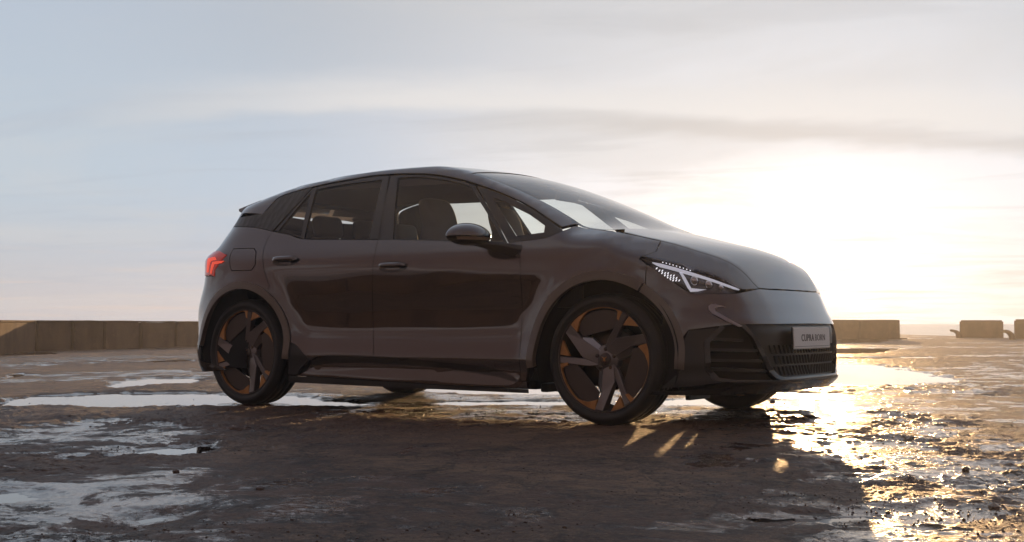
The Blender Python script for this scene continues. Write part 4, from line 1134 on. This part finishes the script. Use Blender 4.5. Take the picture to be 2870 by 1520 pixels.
# water standing in the hollows
wm = bpy.data.materials.new('puddle_water'); wm.use_nodes = True
nt = wm.node_tree; b_ = nt.nodes['Principled BSDF']; g = NG(nt); t = nt.nodes.new('ShaderNodeTexCoord')
b_.inputs['Base Color'].default_value = (.022, .014, .010, 1); b_.inputs['Roughness'].default_value = .02; b_.inputs['IOR'].default_value = 1.45
nt.links.new(g.bump(g.noise(t.outputs['Object'], 5, 3, .6), .04, .01), b_.inputs['Normal'])
wv = []; wf = []
xs = np.linspace(-19, 30, 2)
me = mesh_from('water', [(-19.1, -14, WATER_Z), (26, -14, WATER_Z), (26, -2, WATER_Z), (8, 20, WATER_Z), (-8, 43.8, WATER_Z), (-19.1, 43.8, WATER_Z)], [(0, 1, 2, 3, 4, 5)], False)
tag(link('water', me, wm), kind='structure')
# the sea
sm = bpy.data.materials.new('sea_water'); sm.use_nodes = True
nt = sm.node_tree; b_ = nt.nodes['Principled BSDF']; g = NG(nt); t = nt.nodes.new('ShaderNodeTexCoord')
b_.inputs['Base Color'].default_value = (.05, .06, .065, 1); b_.inputs['Roughness'].default_value = .18
nt.links.new(g.bump(g.noise(t.outputs['Object'], .35, 6, .6), 1.0, .5), b_.inputs['Normal'])
me = mesh_from('sea', [(14000*math.cos(a), 14000*math.sin(a), -2.6) for a in np.linspace(0, 2*math.pi, 96, endpoint=False)], [tuple(range(96))], False)
tag(link('sea', me, sm), kind='structure')

# ------------------------------------------------------------------ sea walls of concrete blocks
conc = pmat('weathered_concrete', (.17, .115, .080), .85, colvar=(2.2, .8, (.10, .062, .042)), bumpn=(38, .5, .012), spec=.25)
def streaks(m, base, dark_):
    nt = m.node_tree; g = NG(nt); t = nt.nodes.new('ShaderNodeTexCoord'); b = nt.nodes['Principled BSDF']
    f1 = g.noise(g.vmath('MULTIPLY', t.outputs['Object'], (1.6, 1.6, .55)), 1.7, 3, .5); f2 = g.noise(t.outputs['Object'], 5.5, 5, .65); f3 = g.noise(t.outputs['Object'], 40, 3, .7)
    c = g.mix(g.ss(f1, .36, .68), base, dark_); c = g.mix(g.math('MULTIPLY', g.ss(f2, .5, .66), .5), c, tuple(v*1.25 for v in base)); c = g.mix(g.math('MULTIPLY', g.ss(f3, .60, .66), .6), c, tuple(v*.4 for v in dark_))
    nt.links.new(c, b.inputs['Base Color'])
conc2 = pmat('pale_concrete', (.24, .175, .125), .85, colvar=(3.5, .7, (.15, .10, .07)), bumpn=(45, .5, .010), spec=.25)
def ray_line(px_, A, B):
    """point of the ground line A-B seen in a pixel column"""
    d = pray(px_, 950)[:2]; e = np.array(B)-np.array(A); M = np.array([[d[0], -e[0]], [d[1], -e[1]]])
    s = np.linalg.solve(M, np.array(A)-CAM[:2]); return np.array(A)+e*s[1]
def block(name, A, B, depth, z0, z1, mat, parent=None, bev=.02, jit=0.0, lean=0.0):
    """a block whose front face runs from A to B on the ground; it reaches back by depth"""
    A = np.array(A, float); B = np.array(B, float); e = (B-A)/np.linalg.norm(B-A); n = np.array([-e[1], e[0]])
    if np.dot(n, A-CAM[:2]) < 0: n = -n
    bm = bmesh.new(); c = (A+B)/2 + n*depth/2 ; L = np.linalg.norm(B-A)
    ang = math.atan2(e[1], e[0])
    r = bmesh.ops.create_cube(bm, size=1)
    bmesh.ops.transform(bm, matrix=Matrix.Diagonal((L, depth, z1-z0, 1)), verts=bm.verts)
    bmesh.ops.bevel(bm, geom=bm.edges[:], offset=bev, segments=2, affect='EDGES')
    bmesh.ops.subdivide_edges(bm, edges=[ed for ed in bm.edges if ed.calc_length() > .3], cuts=5, use_grid_fill=True)
    for v in bm.verts:
        nz = vnoise(np.array([v.co.x*3+c[0]*7]), np.array([v.co.z*5+v.co.y*3]), 5)[0]-.5
        v.co.y += nz*.018; v.co.z += (vnoise(np.array([v.co.x*2.3+c[1]*5]), np.array([v.co.y*3]), 8)[0]-.5)*.012
    bmesh.ops.transform(bm, matrix=Matrix.Translation((c[0], c[1], (z0+z1)/2)) @ Matrix.Rotation(ang, 4, 'Z'), verts=bm.verts)
    return bm_obj(name, bm, mat, parent, smooth=False)
streaks(conc, (.11, .068, .046), (.055, .032, .022)); streaks(conc2, (.15, .10, .068), (.11, .070, .048))
rust_ = pmat('dark_mortar', (.035, .022, .016), .9)
LA, LB = on_ground(0, 987), on_ground(550, 973)
wall = link('sea_wall', None); tag(wall, 'long low wall of weathered concrete blocks behind the tail of the car', 'wall')
jx = [100, 201, 292, 394, 493]
pts = [ray_line(x, LA, LB) for x in jx]
e = (pts[-1]-pts[0])/np.linalg.norm(pts[-1]-pts[0]); ln = np.linalg.norm(pts[-1]-pts[-2])
while len(pts) < 19: pts.append(pts[-1]+e*ln)
nn = np.array([-e[1], e[0]]); nn = nn if np.dot(nn, pts[0]-CAM[:2]) > 0 else -nn
for i in range(len(pts)-1):
    a, b = pts[i], pts[i+1]; prot_ = (.0 if i > 1 else -.03)+rng.uniform(-.012, .012)
    m = conc if i < 2 else conc2
    block('concrete_block', a+e*.03+nn*prot_, b-e*.03+nn*prot_, .55, -.1, .560+rng.uniform(-.006, .006), m, wall)
    block('coping', a+e*.004+nn*(prot_-.035), b-e*.004+nn*(prot_-.035), .62, .566, .600 if i < 3 else .592, m, wall, bev=.012)
for i in range(26):                                        # towards the left, out of the frame: the line turns so that the sun grazes it
    d_ = Matrix.Rotation(R_(30), 2) @ Vector(tuple(-e)); d_ = np.array(d_)
    a = pts[0]+d_*(1.95*i+.01); b = pts[0]+d_*(1.95*(i+1)-.01)
    block('concrete_block', a, b, .55, -.1, .560, conc, wall)
    block('coping', a-nn*.03, b-nn*.03, .62, .566, .600, conc, wall, bev=.012)
block('joint_mortar', pts[0]+nn*.10, pts[-1]+nn*.10, .35, -.1, .55, rust_, wall)
# wall end to the right of the car's nose
GA, GB = on_ground(2330, 952.5), on_ground(2524, 952.0)
w2 = link('sea_wall', None); tag(w2, 'hazy low concrete wall ending right of the car nose, beside the gap to the sea', 'wall')
for k, (x0, x1) in enumerate(((2060, 2176), (2178, 2294), (2296, 2410), (2412, 2523))):
    block('concrete_block', ray_line(x0, GA, GB), ray_line(x1, GA, GB), .6, -.1, .67, conc2, w2, bev=.015)
block('wall_foot', ray_line(2330, GA, GB), ray_line(2546, GA, GB), 1.2, -.1, .05, conc2, w2, bev=.03)
def polar(px_, rho):
    d = pray(px_, 950)[:2]; d = d/np.linalg.norm(d); return CAM[:2]+d*rho
def lone(A, B, z1, label):
    o = block('concrete_block', A, B, .55, -.05, z1, conc2, None, bev=.05); tag(o, label, 'concrete block', 'separate blocks on the quay edge'); return o
lone(polar(2690, 48.5), polar(2813, 48.5), .675, 'separate concrete block standing between the two bent mooring hooks')
lone(polar(2843, 45.5), polar(2995, 45.5), .695, 'concrete block cut by the right edge of the photo')
rust = pmat('rusty_iron', (.12, .065, .035), .7, colvar=(9, .7, (.05, .03, .02)), bumpn=(60, .4, .004))
def hook(px_, py_, shape, label):
    d = pray(px_, py_); bx, by = on_ground(px_, py_); dist = math.hypot(bx-CAM[0], by-CAM[1]); s = dist/FPX
    rt = np.array([math.cos(YAW), -math.sin(YAW)])
    P3 = [(bx+rt[0]*u*s, by+rt[1]*u*s, v*s) for u, v, r in shape]; rad = [r*s for u, v, r in shape]
    V, Fc = tube_mesh(P3, rad, 14); o = link('mooring_hook', mesh_from('mooring_hook', V, Fc), rust)
    tag(o, label, 'mooring hook', 'mooring hooks on the quay edge')
hook(2685, 947.5, [(3, -4, 8), (2, 3, 7.5), (1, 10, 7), (-4, 15.5, 5), (-12, 18.5, 3.6), (-19, 19.5, 3.0), (-21, 19.6, 1.5)], 'rusty bent mooring hook on the open left side of the lone block, pointing left')
hook(2834, 953, [(4, -5, 9), (3, 4, 8.5), (0, 13, 7.5), (-6, 19, 6), (-13, 22, 4.6), (-21, 22, 3.4), (-27, 21, 2)], 'rusty curved mooring hook filling the slot between the two right-hand blocks')

# ------------------------------------------------------------------ loose stones and grit
def stone_bm(bm, x, y, z, s, sd):
    r = bmesh.ops.create_icosphere(bm, subdivisions=1, radius=1); rr = random.Random(sd)
    M = Matrix.Translation((x, y, z)) @ Matrix.Rotation(rr.uniform(0, 6.3), 4, 'Z') @ Matrix.Diagonal((s*rr.uniform(.8, 1.5), s*rr.uniform(.7, 1.1), s*rr.uniform(.45, .8), 1))
    for v in r['verts']: v.co *= rr.uniform(.78, 1.15)
    bmesh.ops.transform(bm, matrix=M, verts=r['verts'])
stm = pmat('stone_dark', (.06, .038, .028), .5, colvar=(30, .6, (.12, .08, .06)))
def ghz(x, y): return float(ground_h(np.array([float(x)]), np.array([float(y)]))[0][0])
for (qx, qy, s, lb) in ((2166, 1128, .028, 'fist-sized stone on the bright wet ground in front of the far front wheel'),
                        (2148, 1127, .016, None), (2706, 1319, .020, 'dark stone lying in a crack at the right, on pale sunlit ground'),
                        (2785, 1428, .024, 'dark stone among the sparkling grit near the lower right corner'),
                        (730, 1376, .016, 'small dark stone on the brown ground left of centre, below the rear wheel'),
                        (494, 1326, .012, 'small stone by the lilac wet streak in the left foreground')):
    if lb is None: continue
    x, y = on_ground(qx, qy); bm = bmesh.new(); stone_bm(bm, 0, 0, 0, s, int(qx))
    if qx == 2166: stone_bm(bm, -.045, .01, -.008, s*.45, 4)
    bmesh.ops.subdivide_edges(bm, edges=bm.edges[:], cuts=1)
    tag(bm_obj('stone', bm, stm, None, smooth=False, loc=(x, y, ghz(x, y)+s*.3)), lb, 'stone')
base = bmesh.new(); bmesh.ops.create_icosphere(base, subdivisions=1, radius=1); bv = np.array([v.co[:] for v in base.verts]); bf = np.array([[v.index for v in f.verts] for f in base.faces]); base.free()
N = 14000
rr_ = 2.2 + 13*nrg.random(N)**1.9; aa_ = YAW + R_(29)*(2*nrg.random(N)-1)
X = CAM[0]+rr_*np.sin(aa_); Y = CAM[1]+rr_*np.cos(aa_)
dens = fbm(X*.8, Y*.8, 71, 3); ok = dens > .44 + .12*nrg.random(N)
# denser drift of grit in the lower right corner and under the car
cx_, cy2 = on_ground(2600, 1440); n2 = 800; X2 = cx_+nrg.normal(0, .42, n2); Y2 = cy2+nrg.normal(0, .18, n2)
ex, ey = on_ground(1210, 1145); X3 = ex+nrg.normal(0, .35, 700); Y3 = ey+nrg.normal(0, .55, 700)
X = np.concatenate([X[ok], X2, X3]); Y = np.concatenate([Y[ok], Y2, Y3]); N = len(X)
hz_ = ground_h(X, Y)[0]; sz = .0014+.0036*nrg.random(N)**3 + .004*(nrg.random(N) > .99)
rotz = nrg.random(N)*6.28; sc3 = np.stack([sz*(.8+.6*nrg.random(N)), sz*(.8+.4*nrg.random(N)), sz*(.5+.4*nrg.random(N))], 1)
Vs = bv[None]*sc3[:, None]*(.8+.4*nrg.random((N, len(bv), 1)))
cx3, sx3 = np.cos(rotz)[:, None], np.sin(rotz)[:, None]
Vx = Vs[..., 0]*cx3-Vs[..., 1]*sx3 + X[:, None]; Vy = Vs[..., 0]*sx3+Vs[..., 1]*cx3 + Y[:, None]; Vz = Vs[..., 2]+hz_[:, None]+sz[:, None]*.25
Vg = np.stack([Vx, Vy, Vz], 2).reshape(-1, 3); Fg = (bf[None]+(np.arange(N)*len(bv))[:, None, None]).reshape(-1, 3)
me = bpy.data.meshes.new('gravel'); me.vertices.add(len(Vg)); me.vertices.foreach_set('co', Vg.ravel().astype('f'))
me.loops.add(Fg.size); me.loops.foreach_set('vertex_index', Fg.ravel().astype('i'))
me.polygons.add(len(Fg)); me.polygons.foreach_set('loop_start', np.arange(0, Fg.size, 3, dtype='i')); me.polygons.foreach_set('loop_total', np.full(len(Fg), 3, 'i')); me.update(calc_edges=True)
grit = pmat('grit', (.075, .045, .03), .35, colvar=(8, .6, (.14, .10, .07)))
tag(link('gravel', me, grit), 'loose grit and pebbles scattered over the wet ground', 'gravel', kind='stuff')

# ------------------------------------------------------------------ sea air
HAZE = .0028
if HAZE:
    hm = bpy.data.materials.new('sea_haze'); hm.use_nodes = True; nt = hm.node_tree; nt.nodes.clear()
    o_ = nt.nodes.new('ShaderNodeOutputMaterial'); v_ = nt.nodes.new('ShaderNodeVolumePrincipled')
    v_.inputs['Color'].default_value = (.95, .95, .95, 1); v_.inputs['Density'].default_value = HAZE; v_.inputs['Anisotropy'].default_value = .5
    nt.links.new(v_.outputs[0], o_.inputs['Volume'])
    bm = bmesh.new(); box_bm(0, 22, -1.45, 90, 80, 6.3, bm)
    hz = bm_obj('haze', bm, hm); tag(hz, kind='stuff')
